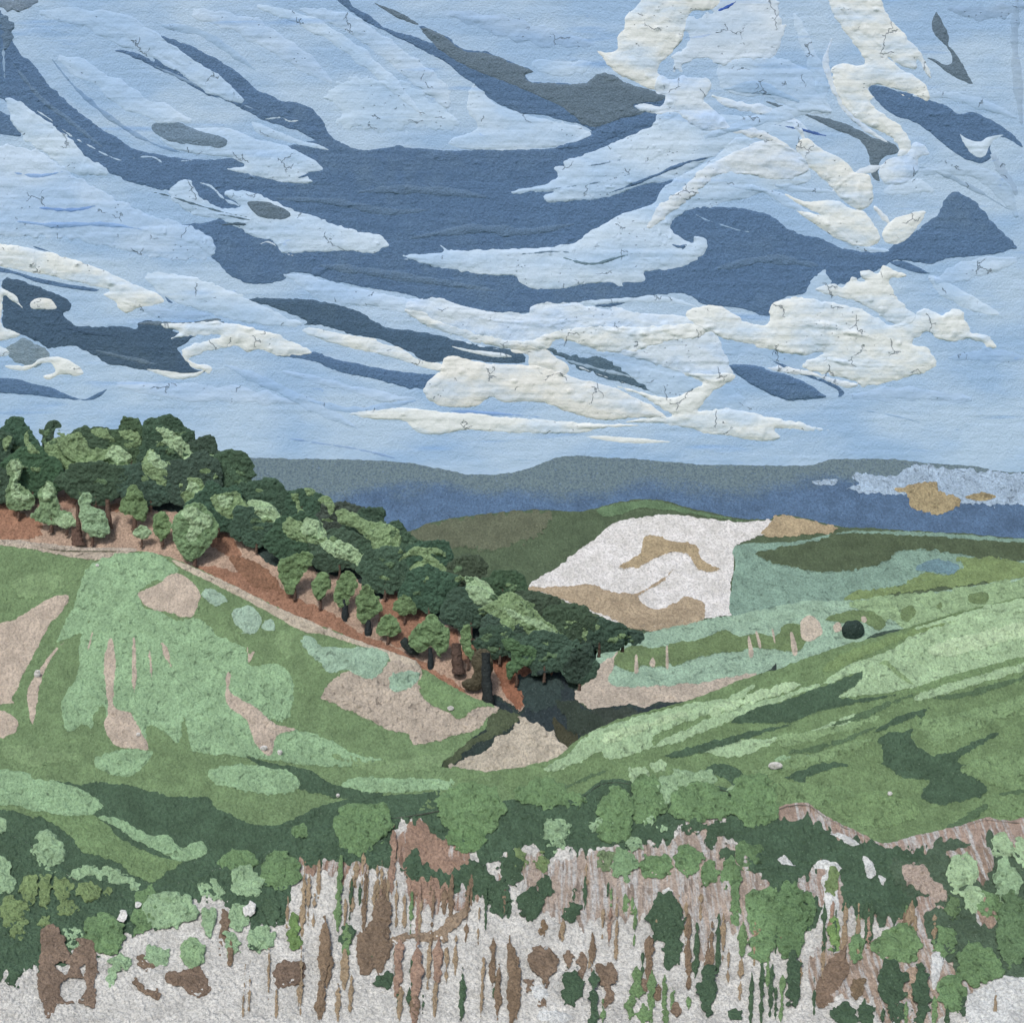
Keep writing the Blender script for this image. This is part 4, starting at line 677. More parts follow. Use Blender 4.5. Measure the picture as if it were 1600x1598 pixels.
# ------------------------------------------------------------------ near right hill
PR = '690,1215 760,1206 830,1195 870,1182 890,1166 905,1153 930,1140 965,1124 1040,1104 1080,1092 1120,1077 1160,1060 1210,1046 1260,1028 1320,1008 1380,992 1440,973 1500,955 1560,941 1620,926 1790,890'
RH = paint('hill', HIL, PR + ' 1790,1420 700,1420', (108, 137, 94), 'sand', base=True, warp=1.2, sub=3, skirt=PR); tag(RH, 'near green hill rising to the right with light streaks', kind='structure')
def rp(name, pl, rgb, lab, kind='lump', **k):
    k.setdefault('th', 2.2); k.setdefault('warp', 2.0); return part(RH, name, HIL, pl, rgb, kind, lab, **k)
rp('light_grass', '850,1200 885,1178 905,1158 930,1142 965,1127 1040,1108 1085,1096 1130,1092 1150,1080 1180,1070 1150,1100 1100,1118 1040,1140 1020,1152 1016,1168 960,1185 945,1184 935,1175 910,1188 870,1204', PALEG, 'light green lower crest of the right hill')
rp('light_grass', '1016,1168 1050,1148 1080,1134 1130,1112 1180,1096 1230,1082 1290,1062 1320,1040 1400,1010 1430,982 1500,958 1620,930 1797,915 1797,1020 1610,1046 1560,1060 1500,1077 1440,1094 1424,1090 1450,1072 1400,1080 1345,1087 1298,1090 1325,1078 1346,1048 1300,1066 1270,1076 1230,1092 1180,1112 1130,1130 1080,1152 1050,1162', PALEG, 'broad light green sweep on the upper right hill')
rp('mid_grass', '1420,1078 1480,1055 1560,1035 1640,1015 1640,1022 1560,1046 1480,1068 1440,1082', MIDG, 'thin green line through the light sweep', 'sand', th=1.2, warp=1.5)
rp('mid_grass', '1372,1036 1386,1031 1400,1044 1430,1070 1410,1062 1385,1040', (128, 158, 112), 'small green chevron in the light sweep', 'sand', th=1.2, warp=.8)
rp('mid_grass', '1340,1010 1400,990 1460,975 1500,968 1440,988 1390,1008 1330,1035 1290,1050 1290,1035', (116, 144, 94), 'green line along the upper light sweep', 'sand', th=1.2, warp=2)
rp('light_grass', '1085,1166 1150,1155 1200,1153 1270,1140 1325,1116 1345,1118 1345,1124 1290,1142 1220,1159 1160,1180 1130,1182', PALEG, 'light narrow streak in the middle of the right hill')
rp('light_grass', '1210,1184 1240,1178 1270,1180 1240,1190 1215,1192', LIGHTG, 'small light streak right of the white stone')
rp('dark_grass', '1140,1128 1170,1110 1200,1100 1240,1088 1270,1076 1300,1066 1346,1049 1340,1068 1310,1089 1370,1088 1425,1079 1345,1098 1285,1110 1240,1127 1200,1130 1160,1130', DKG, 'dark green streak under the broad light sweep', 'sand', th=1.3, warp=1.5)
rp('dark_grass', '1372,1158 1385,1146 1420,1140 1440,1130 1430,1112 1448,1108 1440,1125 1425,1145 1436,1165 1460,1178 1490,1172 1550,1146 1556,1150 1510,1176 1496,1190 1520,1192 1580,1173 1540,1196 1528,1212 1546,1236 1520,1247 1480,1256 1455,1254 1440,1240 1452,1218 1425,1218 1400,1208 1374,1195 1380,1180', DKG, 'large dark green blot on the right hill', 'sand', th=1.3, warp=2.4)
for lab, pl in (('short dark streak on the right hill near the white stone', '1222,1214 1260,1200 1285,1190 1326,1194 1290,1204 1262,1214 1255,1222'), ('faint dark streak above the large blot', '1362,1145 1400,1120 1452,1105 1410,1128'),
  ('dark hollow above the shrubs, left of the round green mounds', '1105,1195 1130,1192 1150,1198 1165,1215 1172,1240 1150,1232 1130,1215 1104,1208'), ('long thin dark furrow on the right hill', '1040,1178 1100,1160 1180,1140 1240,1130 1180,1150 1120,1168 1060,1184'),
  ('dark furrow running to the right edge', '1540,1118 1580,1102 1640,1085 1600,1102 1560,1118')):
    rp('dark_grass', pl, DKG, lab, 'sand', th=1.2, warp=1.6)

for pl, cc, lab in (('1215,1150 1270,1140 1330,1128 1400,1108 1330,1140 1260,1160 1215,1165', (132, 164, 118), 'mid pale stroke under the large dark streak'), ('1180,1200 1240,1180 1300,1168 1370,1150 1310,1182 1240,1200 1190,1212', (126, 158, 112), 'soft pale stroke left of the large blot'),
  ('1440,1130 1500,1112 1570,1095 1640,1078 1640,1105 1560,1125 1500,1150 1460,1162', (124, 156, 110), 'soft pale field above the large blot'), ('1500,1200 1550,1180 1640,1158 1640,1230 1570,1232 1530,1215', (120, 152, 106), 'pale green rounded field right of the blot'), ('1530,1250 1570,1240 1640,1240 1640,1270 1570,1275', (118, 150, 104), 'low pale field at the right edge'),
  ('1450,1010 1520,990 1600,970 1640,968 1640,985 1560,1005 1480,1028', (178, 208, 168), 'palest stroke in the upper light sweep'), ('1110,1105 1160,1088 1230,1066 1250,1072 1180,1096 1120,1118', (174, 206, 164), 'palest stroke at the left of the light sweep'), ('940,1150 1000,1130 1060,1112 1070,1120 1010,1140 960,1160', (176, 206, 164), 'palest stroke on the lower crest'),
  ('1300,1250 1380,1235 1440,1262 1400,1290 1330,1285', (118, 150, 102), 'pale rounded grass low on the right hill'), ('1200,1225 1280,1225 1340,1240 1280,1262 1220,1250', (116, 148, 102), 'soft pale grass above the rosy soil')):
    rp('light_grass', pl, cc, lab, warp=3, th=1.6)
for pl, lab in (('1300,1132 1345,1112 1400,1090 1440,1080 1400,1100 1350,1122', 'dark furrow under the light sweep'), ('1230,1175 1300,1158 1350,1140 1380,1130 1330,1156 1270,1176', 'dark furrow in the middle of the right hill'), ('850,1232 890,1222 925,1208 960,1200 900,1226 870,1236', 'dark furrow at the lower left of the right hill'), ('1560,1240 1600,1232 1640,1234 1600,1240', 'short dark furrow at the right edge'), ('1480,1290 1515,1268 1545,1255 1530,1275 1500,1295', 'dark gap above the right undergrowth'), ('1460,1090 1520,1076 1600,1055 1640,1046 1560,1076 1500,1090', 'dark line below the light sweep at the right')):
    rp('dark_grass', pl, (84, 112, 82), lab, 'sand', warp=2.4, th=1.0)
for pl, lab in (('20,905 60,895 100,905 80,925 30,935', 'slightly lighter grass at the upper left'), ('440,985 460,1000 450,1030 430,1010', 'lighter grass near the crest'), ('520,1180 600,1190 660,1180 720,1175 680,1200 600,1210', 'lighter grass above the long streak'), ('10,1165 80,1170 130,1180 80,1195 20,1190', 'lighter grass low at the left edge')):
    lp('mid_grass', pl, (122, 152, 108), lab, 'sand', warp=5, th=1)
# ------------------------------------------------------------------ foreground bank
FR = '-190,1300 0,1300 60,1330 130,1380 200,1400 260,1385 330,1360 420,1330 480,1300 520,1290 640,1272 700,1262 780,1255 830,1245 870,1250 910,1243 940,1222 985,1222 1020,1240 1060,1235 1150,1235 1200,1290 1215,1262 1260,1255 1290,1275 1340,1300 1380,1318 1420,1308 1500,1290 1540,1278 1580,1282 1790,1290'
FB = paint('chalk_bank', FOR, FR + ' 1790,1780 -190,1780', CHALK, 'grit', base=True, warp=1.0, sub=3, skirt=FR, lump=1.25); tag(FB, 'pale chalky bank across the foreground', kind='structure')
def fp(name, pl, rgb, lab, kind='sand', **k):
    k.setdefault('th', 1.4); k.setdefault('warp', 3.0); return part(FB, name, FOR, pl, rgb, kind, lab, **k)
fp('rosy_soil', '790,1330 870,1340 960,1325 1060,1300 1100,1230 1120,1300 1180,1350 1200,1440 1180,1480 1120,1440 1100,1520 1080,1440 1020,1430 960,1440 900,1440 850,1420 820,1380', (168, 154, 144), 'rosy grey soil in the middle of the bank', 'drip', drip=9)
fp('rosy_soil', '460,1330 560,1330 640,1290 700,1290 720,1330 780,1380 740,1410 690,1420 640,1400 600,1350 540,1370 470,1360', PINKB, 'pinkish brown soil under the central shrubs', 'drip', drip=14)
fp('rosy_soil', '1205,1230 1300,1230 1440,1260 1560,1240 1797,1250 1797,1460 1600,1470 1540,1470 1500,1500 1450,1480 1380,1440 1300,1420 1250,1440 1220,1480 1190,1400', ROSE, 'rosy brown soil on the right of the bank', 'drip', drip=10)
fp('rosy_soil', '1280,1470 1340,1460 1440,1480 1500,1470 1530,1520 1480,1590 1400,1640 1360,1560 1290,1560 1270,1520', (164, 146, 132), 'rosy patch low on the right', 'drip', drip=10)
fp('rosy_soil', '634,1292 650,1276 680,1282 706,1310 700,1335 724,1352 712,1388 680,1402 640,1388 628,1350', PINKB, 'pinkish brown patch below the dark band, above the drips', 'grit', drip=6, th=2)
def thicket(pl, lab, rgb=DKG, **k):
    k.setdefault('warp', 5); k.setdefault('drip', 9); k.setdefault('th', 2.2)
    o = paint('undergrowth', FOR, pl, rgb, 'sand', edge=5, lump=1.4, clip=FB, **k); return tag(o, lab, 'undergrowth', kind='stuff')
thicket('-190,1200 560,1200 540,1320 480,1340 460,1380 440,1440 400,1450 370,1420 340,1400 290,1420 240,1440 190,1460 180,1490 120,1480 110,1500 60,1510 30,1522 -190,1526', 'dark green undergrowth at the lower left')
thicket('545,1200 1070,1200 1065,1280 1050,1310 1000,1325 950,1320 920,1330 880,1325 850,1335 820,1320 780,1350 740,1330 700,1310 660,1285 620,1290 600,1330', 'dark green undergrowth behind the central shrubs')
thicket('1060,1200 1200,1200 1215,1275 1262,1282 1300,1300 1350,1315 1400,1325 1440,1320 1450,1350 1420,1365 1440,1385 1400,1440 1350,1430 1320,1415 1310,1380 1280,1350 1250,1390 1290,1420 1250,1450 1210,1400 1190,1370 1150,1320 1120,1300 1130,1270', 'dark green undergrowth right of centre')
thicket('1390,1350 1440,1335 1462,1312 1500,1308 1530,1330 1545,1300 1570,1325 1610,1318 1797,1330 1797,1590 1600,1570 1560,1530 1500,1520 1460,1480 1440,1430 1480,1420 1455,1395 1430,1400', 'dark green undergrowth at the lower right', (76, 99, 80))
fp('rosy_soil', '1480,1330 1540,1320 1552,1350 1540,1390 1560,1430 1540,1450 1520,1430 1535,1390 1500,1350', (150, 132, 118), 'rosy streak between the pale round shrubs at right', 'drip', drip=6)
fp('rosy_soil', '1405,1352 1440,1350 1460,1372 1480,1395 1465,1410 1440,1392 1415,1375', (170, 156, 146), 'pale rosy streak in the right undergrowth', 'grit', drip=3)
thicket('480,1300 520,1290 600,1300 620,1340 600,1360 560,1352 520,1350 480,1345 470,1330', 'dark green undergrowth above the leftmost drips')
thicket('630,1340 650,1330 680,1360 700,1365 720,1345 750,1350 780,1380 795,1400 792,1425 775,1425 760,1400 735,1400 710,1385 680,1375 640,1372', 'small dark green undergrowth below the central shrubs')
for lab, pl in (('small chalk gap shaped like an arch in the right undergrowth', '1270,1355 1282,1342 1300,1345 1318,1355 1312,1362 1308,1385 1310,1420 1296,1440 1280,1440 1288,1400 1282,1375 1292,1360'), ('chalk gap above the arch', '1296,1302 1312,1300 1330,1308 1343,1318 1330,1320 1312,1310'),
    ('white chalk hook in the right undergrowth', '1215,1340 1228,1335 1238,1350 1244,1352 1230,1352 1220,1348'), ('chalk streak right of the arch', '1348,1340 1355,1338 1368,1355 1366,1368 1354,1368'), ('tiny chalk streak right of the arch', '1372,1365 1384,1372 1380,1382 1374,1375'), ('chalk gap low on the right', '1456,1490 1470,1482 1474,1500 1468,1530 1458,1545 1454,1520'),
    ('white chalk fleck low on the right', '1480,1524 1498,1523 1500,1536 1488,1537'), ('white crust at the bottom left of centre', '828,1542 845,1538 858,1552 850,1575 880,1580 900,1590 870,1598 838,1590 850,1572 836,1558'), ('chalk patch at the lower right corner', '1505,1560 1530,1545 1560,1525 1590,1525 1797,1530 1797,1640 1500,1640 1512,1600')):
    fp('chalk_patch', pl, (206, 211, 214), lab, 'grit', warp=1.5, th=2.6)

def fd(y): return float(FOR.base[int(np.clip((y - Y0) / STEP, 0, NG - 1)), NM])
def put(name, P, rgb, label, cat, group, kind='lump', solid=.35, warp=1.8, lift=5, sub=4, lean=.6):
    P = parse(P) if isinstance(P, str) else P
    yb = P[:, 1].max(); yc = P[:, 1].mean()
    o = paint(name, FOR, P, rgb, kind, solid=solid, warp=warp, D0=fd(yb) - FOR.px * lift, lump=1.3, sub=sub, lean=lean)
    return tag(o, label, cat, group) if o else None
LG, MG, OG = (146, 181, 142), (108, 143, 98), (120, 146, 96)
shrubs = [(75, 1330, 24, 30, LG, 'teardrop shaped pale shrub on the dark grass at far left'), (0, 1366, 22, 32, LG, 'pale shrub cut by the left edge'), (2, 1292, 8, 14, LG, 'tiny pale shrub at the left edge above the cut one'),
 (45, 1392, 13, 26, OG, 'upright olive shrub, left of three in a row'), (71, 1392, 11, 28, OG, 'slimmest olive shrub of the row of three'), (98, 1386, 15, 18, OG, 'olive shrub at the right end of the row of three'), (137, 1392, 18, 15, OG, 'flat olive shrub right of the row of three'), (20, 1428, 23, 26, OG, 'round olive shrub near the left edge'),
 (103, 1418, 16, 11, OG, 'low olive shrub below the row of three'), (168, 1393, 9, 9, OG, 'tiny round olive shrub at left'), (28, 1460, 11, 10, OG, 'tiny olive shrub under the round one at the left edge'), (70, 1442, 9, 11, OG, 'small olive shrub above the brown arch'),
 (150, 1364, 45, 9, LG, 'flat pale arching shrub above the olive row'), (188, 1372, 18, 10, LG, 'low pale shrub at the end of the arching one'), (210, 1383, 8, 7, LG, 'tiny pale shrub right of the arching one'),
 (115, 1457, 18, 12, LG, 'pale shrub above the brown arch'), (165, 1458, 34, 36, MG, 'large mid green shrub right of the brown arch'), (118, 1476, 16, 8, LG, 'low pale shrub in the top of the brown arch'), (232, 1405, 20, 18, MG, 'mid green shrub behind the big pale one at left'), (265, 1420, 46, 28, LG, 'big pale spreading shrub on the left bank'), (222, 1440, 20, 20, MG, 'dark edged green shrub left of the big pale one'),
 (326, 1440, 12, 26, LG, 'tall narrow pale shrub right of the big pale one'), (300, 1488, 21, 23, (140, 176, 132), 'round pale shrub sitting on open chalk at left'), (246, 1494, 19, 16, LG, 'small pale shrub left of the round one on chalk'), (186, 1503, 19, 13, LG, 'pale shrub on chalk with a drooping tail, right of the brown arch'), (176, 1523, 8, 16, LG, 'drooping tail shrub below the pale one'),
 (330, 1388, 20, 14, LG, 'pale shrub on the edge of the dark grass'), (372, 1345, 30, 16, MG, 'mid green shrub high on the left thicket'), (385, 1374, 26, 26, LG, 'pale round shrub in the left thicket'), (374, 1432, 14, 22, LG, 'pale upright shrub over bare soil'), (362, 1474, 12, 20, LG, 'pale drooping shrub beside the brown stem'), (408, 1464, 22, 20, LG, 'pale shrub with a dark underside, left of the square brown bush'),
 (438, 1360, 30, 32, MG, 'mid green shrub at the right end of the left thicket'), (425, 1425, 15, 22, (78, 106, 82), 'dark shrub under the right end of the left thicket'), (470, 1298, 14, 10, MG, 'tiny green shrub in the dark band left of centre'), (458, 1455, 7, 28, (112, 146, 86), 'thin drooping grass green shrub left of centre'), (462, 1470, 12, 11, (112, 146, 86), 'small grass green shrub end above the square brown bush'),
 (566, 1290, 46, 42, MG, 'large green shrub left of centre above the drips'), (735, 1262, 52, 45, MG, 'largest green shrub in the centre'), (728, 1308, 30, 24, (102, 138, 92), 'lower green lobe shrub under the largest central one'), (850, 1240, 44, 22, MG, 'green shrub hanging over the dark hollow in the centre'), (900, 1248, 20, 12, MG, 'small green shrub right of the hanging one'),
 (868, 1300, 22, 26, LG, 'pale round shrub alone in the dark centre'), (962, 1275, 30, 44, MG, 'tall green shrub right of the pale round one'), (1012, 1248, 28, 40, MG, 'green shrub right of the tall one'), (940, 1290, 24, 12, LG, 'pale crest shrub leaning on the tall green one'), (998, 1211, 16, 15, PALEG, 'small pale shrub under the light crest'), (1030, 1196, 14, 9, PALEG, 'small pale flat shrub on the hill edge'),
 (1040, 1236, 24, 20, LG, 'pale shrub at the left of the round mounds'), (1080, 1216, 40, 14, LG, 'long pale arching shrub over the round mound'), (1094, 1255, 50, 30, MG, 'wide round green mound shrub'), (1180, 1250, 42, 42, MG, 'tall round green mound shrub'), (1148, 1236, 14, 10, LG, 'little pale shrub between the two mounds'), (1014, 1283, 11, 13, LG, 'small pale shrub in the dark gap'), (1036, 1293, 7, 5, LG, 'tiny pale shrub right of the one in the gap'),
 (974, 1350, 22, 25, (124, 160, 118), 'speckled pale shrub over rosy soil'), (992, 1320, 12, 10, LG, 'small pale shrub above the speckled one'), (1025, 1352, 26, 22, MG, 'mid green shrub right of the speckled one'), (1075, 1343, 22, 26, MG, 'round green shrub on the chalk edge'), (1108, 1364, 13, 20, MG, 'narrow oval green shrub'), (1140, 1362, 14, 24, MG, 'oval green shrub right of the narrow one'),
 (945, 1340, 14, 16, (118, 142, 104), 'small dull green shrub left of the speckled one'), (848, 1348, 12, 16, OG, 'dull green shrub on the centre soil'), (812, 1340, 12, 14, OG, 'small olive shrub left of centre soil'), (1170, 1335, 24, 22, (96, 128, 88), 'green shrub below the tall mound'),
 (1150, 1400, 9, 50, MG, 'thin hanging green shrub right of centre'), (1195, 1425, 34, 42, (112, 148, 102), 'big green shrub right of centre with trailing drips'), (1190, 1480, 20, 20, (112, 148, 102), 'lower lobe shrub under the big right one'), (1235, 1440, 26, 60, (98, 132, 90), 'tall green shrub right of the big one'), (1262, 1420, 16, 30, (98, 132, 90), 'slim green shrub beside the chalk arch'), (1300, 1380, 10, 22, OG, 'small olive shrub inside the chalk arch'),
 (1304, 1460, 10, 26, (120, 156, 92), 'bright green upright shrub under the chalk arch'), (1338, 1480, 12, 22, MG, 'green shrub between two chalk gaps'), (1403, 1476, 38, 33, (112, 146, 100), 'wide round green shrub low on the right'), (1476, 1470, 18, 24, MG, 'small green shrub right of the wide one'), (1530, 1508, 38, 32, (106, 140, 96), 'large low green shrub near the right corner'), (1485, 1550, 22, 28, MG, 'green shrub below the white chalk fleck'),
 (1503, 1363, 27, 29, PALEG, 'round pale shrub on the right bank, upper lobe'), (1522, 1402, 21, 20, PALEG, 'round pale shrub on the right bank, lower lobe'), (1565, 1322, 17, 20, PALEG, 'pale shrub near the right edge, topmost'), (1596, 1330, 12, 25, PALEG, 'pale shrub cut by the right edge'), (1574, 1378, 20, 36, LG, 'tall pale shrub near the right edge'), (1548, 1415, 20, 24, MG, 'mid green shrub under the lower pale lobe'),
 (1585, 1450, 30, 60, (98, 130, 92), 'big green shrub in the right edge thicket'), (1490, 1420, 14, 18, (100, 130, 90), 'small green shrub left of the lower pale lobe')]
shrubs.sort(key=lambda t: t[1] + t[3])
for k, (x, y, rx, ry, c, lab) in enumerate(shrubs):
    put('shrub', ellipse(x, y, rx, ry, k + 50, .12), c, lab, 'shrub', 'shrubs on the foreground bank', solid=.11, warp=4.6, lift=2, lean=.9)
darks = [(830, 1412, 18, 28, 'dark notched shrub on the chalk, left of the centre drips'), (850, 1385, 13, 20, 'small dark shrub joined to the notched one'), (892, 1425, 14, 16, 'dark shrub with a drip tail in the centre'), (800, 1355, 20, 26, 'dark shrub hanging under the centre thicket'),
 (745, 1370, 24, 22, 'dark square shrub below the largest central one'), (782, 1400, 14, 30, 'dark pointed shrub hanging over the chalk'), (1040, 1435, 28, 42, 'biggest dark shrub with two legs in the centre right'), (1050, 1480, 12, 38, 'right leg shrub of the biggest dark one'), (1110, 1310, 10, 18, 'small dark shrub on chalk by the mounds'),
 (1125, 1295, 16, 12, 'tiny dark shrub above the small one by the mounds'), (1135, 1332, 11, 14, 'dark speck shrub right of the small one'), (1085, 1290, 14, 14, 'dark shrub under the wide mound'), (602, 1532, 13, 14, 'dark diamond shrub at the foot of the brown mass'), (543, 1460, 11, 16, 'small dark shrub on a brown stem left of centre'), (640, 1362, 14, 10, 'dark flat shrub under the brown pinkish soil'),
 (895, 1542, 16, 32, 'dark diamond shaped shrub low in the centre'), (928, 1560, 8, 42, 'slim dark shrub right of the diamond one'), (1105, 1545, 14, 42, 'leaning dark shrub low right of centre'), (1148, 1582, 8, 8, 'tiny dark shrub at the bottom edge'), (1240, 1530, 12, 42, 'dark drip shaped shrub under the tall green one'), (1320, 1585, 18, 20, 'dark shrub at the bottom edge right'), (1355, 1585, 15, 16, 'dark shrub cut by the bottom edge'),
 (1395, 1540, 22, 38, 'dark ragged shrub under the wide round green one'), (1440, 1555, 14, 48, 'tall dark shrub right of the ragged one'), (1402, 1590, 12, 18, 'dark shrub foot at the bottom edge'), (18, 1528, 9, 14, 'dark tuft at the left edge of the chalk'), (395, 1478, 10, 7, 'dark underside tuft of the pale shrub'), (1504, 1565, 6, 18, 'small dark shrub inside the right chalk')]
for k, (x, y, rx, ry, lab) in enumerate(darks):
    put('shrub', ellipse(x, y, rx, ry, k + 300, .16), (68, 94, 72), lab, 'shrub', 'dark shrubs on the foreground bank', kind='sand', solid=.10, warp=4.8, lift=2, lean=.9)
# brown dead bushes
o = paint('dead_bush', FOR, '58,1538 58,1512 64,1495 66,1478 62,1462 70,1448 88,1446 98,1460 100,1478 110,1490 122,1478 120,1466 146,1466 150,1490 150,1530 148,1566 142,1574 128,1568 100,1570 88,1572 80,1586 72,1588 66,1572', (128, 111, 97), 'grit', solid=.06, warp=3.4, holes=('96,1532 112,1526 130,1532 133,1548 128,1562 104,1563 93,1550', '90,1508 96,1500 106,1510 104,1520 92,1516', '124,1512 132,1502 136,1512 130,1522'), D0=fd(1588) - 2 * FOR.px, lean=.95, lump=1.3)
tag(o, 'brown dead bush shaped like an arch at the lower left', 'dead bush', 'brown dead bushes on the chalk')
for k, (pl, lab, c) in enumerate([('825,1500 828,1485 844,1477 870,1492 868,1515 858,1530 854,1545 848,1530 832,1518', 'brown diamond shaped dead bush low in the centre', BROWN), ('932,1512 936,1505 945,1508 950,1501 964,1512 966,1526 958,1545 960,1560 945,1572 940,1560 948,1550 934,1535', 'round brown dead bush with a hooked tail in the centre', BROWN),
   ('431,1510 440,1502 470,1502 476,1520 474,1540 460,1542 440,1543 431,1535', 'square brown dead bush on chalk', (120, 103, 90)), ('255,1523 270,1518 290,1514 310,1512 325,1528 330,1540 318,1558 300,1555 285,1540 262,1535', 'brown round dead bush with a small arm, left bank', (122, 105, 91)),
   ('208,1535 214,1528 228,1545 250,1550 248,1560 236,1557 220,1548', 'small slanting brown twig bush on chalk', BROWN), ('556,1480 560,1460 578,1440 585,1410 600,1400 612,1420 609,1450 608,1490 602,1505 592,1525 586,1505 572,1525 560,1512', 'big brown dead bush mass left of centre', (124, 107, 90)),
   ('610,1466 640,1458 680,1455 700,1432 716,1420 730,1412 730,1428 716,1448 704,1458 696,1472 680,1466 660,1472 640,1468 625,1474', 'brown crooked dead bush right of the big mass', (146, 129, 110)), 
   ('1000,1543 1004,1531 1016,1530 1022,1540 1014,1550 1006,1550', 'small brown dead bush dot by the dark leg', BROWN), ('1048,1575 1055,1567 1064,1575 1060,1584 1050,1582', 'tiny brown dead bush dot near the bottom', BROWN), ('881,1500 888,1486 894,1492 894,1508 886,1516', 'small brown oval dead bush above the dark diamond', BROWN), ('902,1510 908,1488 916,1492 917,1512 908,1530', 'small brown pointed dead bush right of the oval', BROWN),
   ('1278,1570 1275,1545 1290,1505 1320,1480 1325,1512 1310,1545 1290,1575', 'tall tapering brown dead bush right of centre', (126, 108, 92)), ('1328,1545 1336,1530 1350,1528 1350,1545 1338,1560', 'small brown oval dead bush on chalk at right', (122, 106, 84)), ('1416,1530 1425,1508 1436,1515 1440,1530 1428,1560 1440,1590 1420,1590 1418,1560', 'sandy brown upright dead bush at right', (172, 152, 134)),
   ('214,1500 222,1492 238,1505 238,1512 224,1512', 'tiny brown dead bush left of the small pale shrub', BROWN), ('842,1565 848,1554 854,1562 852,1577 844,1576', 'tiny brown dead bush beside the white crust', BROWN), ('820,1540 822,1532 832,1532 830,1545 823,1548', 'tiny brown dead bush above the white crust', BROWN), ('844,1450 850,1438 855,1450 852,1463 846,1462', 'small brown oval dead bush high on the chalk', (134, 114, 90)), ('338,1500 345,1430 350,1420 360,1430 358,1455 352,1490 348,1500', 'brown upright dead bush between pale shrubs', BROWN)]):
    put('dead_bush', pl, c, lab, 'dead bush', 'brown dead bushes on the chalk', kind='grit', solid=.08, warp=3.6, lift=1.5, lean=.93)
# upright and dripping stems
ST = [(505,1435,1590,11,0),(512,1480,1540,12,0),(500,1530,1585,9,0),(530,1340,1450,8,3),(538,1480,1540,6,1),(528,1540,1590,7,1),(548,1520,1585,4,1),(474,1350,1460,6,1),(482,1365,1440,5,1),(470,1480,1590,4,1),(466,1540,1592,3,1),(432,1545,1592,3,1),(420,1485,1560,2.5,1),(498,1345,1400,4,1),(574,1355,1410,3,1),(590,1350,1400,4,1),
 (615,1290,1380,5,4),(612,1340,1395,5,4),(632,1395,1450,4,1),(656,1395,1450,4,1),(622,1470,1560,9,4),(625,1540,1590,5,1),(650,1470,1598,10,4),(648,1540,1598,8,0),(684,1470,1540,8,4),(670,1470,1540,4,1),(680,1530,1598,4,1),(698,1475,1530,3.5,1),(712,1455,1520,4,1),(694,1390,1430,6,0),(722,1515,1590,6,2),(753,1500,1595,4,1),(748,1420,1470,1.5,1),(770,1465,1540,6,0),(778,1510,1592,8,0),(776,1520,1560,6,2),(800,1480,1598,9,0),(808,1500,1590,7,0),(795,1465,1520,4,0),
 (541,1440,1500,7,3),(620,1480,1520,5,2),(624,1545,1580,5,2),(645,1490,1540,7,2),(661,1558,1580,3.5,2),(639,1545,1570,4,2),(580,1480,1500,5,2),(850,1500,1540,4,0),(879,1440,1470,5,1),(875,1450,1470,4,0),(925,1460,1510,6,0),(921,1480,1515,3,1),(1014,1460,1530,8,0),(1004,1485,1520,3,2),(1075,1430,1520,7,0),(1077,1500,1545,4,0),(1088,1445,1525,9,2),(1106,1470,1530,6,0),(1112,1440,1530,5,0),(1122,1430,1525,5,2),(1130,1430,1500,4,1),(1138,1480,1540,3,1),(1157,1500,1560,4,1),(1174,1505,1598,4,2),(1190,1505,1598,4,2),(1205,1510,1595,5,2),(1222,1520,1590,5,3),
 (995,1510,1560,12,3),(985,1555,1595,9,3),(1018,1520,1595,8,3),(1038,1520,1580,6,3),(1028,1540,1565,6,0),(1005,1570,1598,14,3),(1040,1575,1600,8,3),(1050,1545,1580,4,3),(1076,1555,1576,5,3),(942,1565,1600,4,3),(1272,1530,1592,2.5,2),(1250,1500,1540,3,1),(1286,1480,1540,4,1),(1416,1560,1600,4,3),(1460,1560,1600,5,3),(1480,1570,1600,5,2),(1555,1550,1592,3,1),(955,1390,1420,3,3),(977,1400,1430,5,3),(988,1400,1430,4,3),(950,1370,1405,2.5,2),(914,1370,1420,4,2),(916,1350,1385,4,1),(897,1385,1410,4,2),
 (1160,1440,1500,7,3),(1340,1430,1470,5,3),(1355,1440,1475,5,2),(1430,1430,1470,5,1),(1460,1430,1475,4,1),(390,1500,1590,2,1),(381,1510,1595,2,1),(360,1470,1510,5,0),(1412,1400,1440,5,2),(1425,1400,1445,5,1),(567,1330,1380,4,1),(585,1380,1420,4,1),(556,1350,1380,5,1),(604,1400,1440,4,1),(490,1400,1450,4,1),(449,1400,1445,3.5,1),(1095,1390,1440,4,1),(1060,1400,1440,4,1),(1200,1490,1540,5,3),(1212,1545,1598,4,2),(1350,1560,1598,4,2),(1380,1570,1600,4,2)]
for k in range(46):
    r = random.Random(k * 31 + 5)
    x = r.choice([r.uniform(470, 800), r.uniform(470, 800), r.uniform(860, 1200), r.uniform(1200, 1440)]); y = r.uniform(1345, 1400) + (40 if x > 860 else 0); 
    ST.append((x, y, y + r.uniform(35, 95), r.uniform(2.2, 5), r.choice([0, 1, 1, 1, 3, 4, 2])))
SC = [((128, 110, 90), 'brown', 'brown stems on the chalk'), ((156, 138, 112), 'sandy brown', 'sandy brown stems on the chalk'), ((70, 97, 72), 'dark green', 'dark green stems on the chalk'), ((106, 138, 92), 'grass green', 'grass green stems on the chalk'), (PINKB, 'pinkish brown', 'pinkish brown stems on the chalk')]
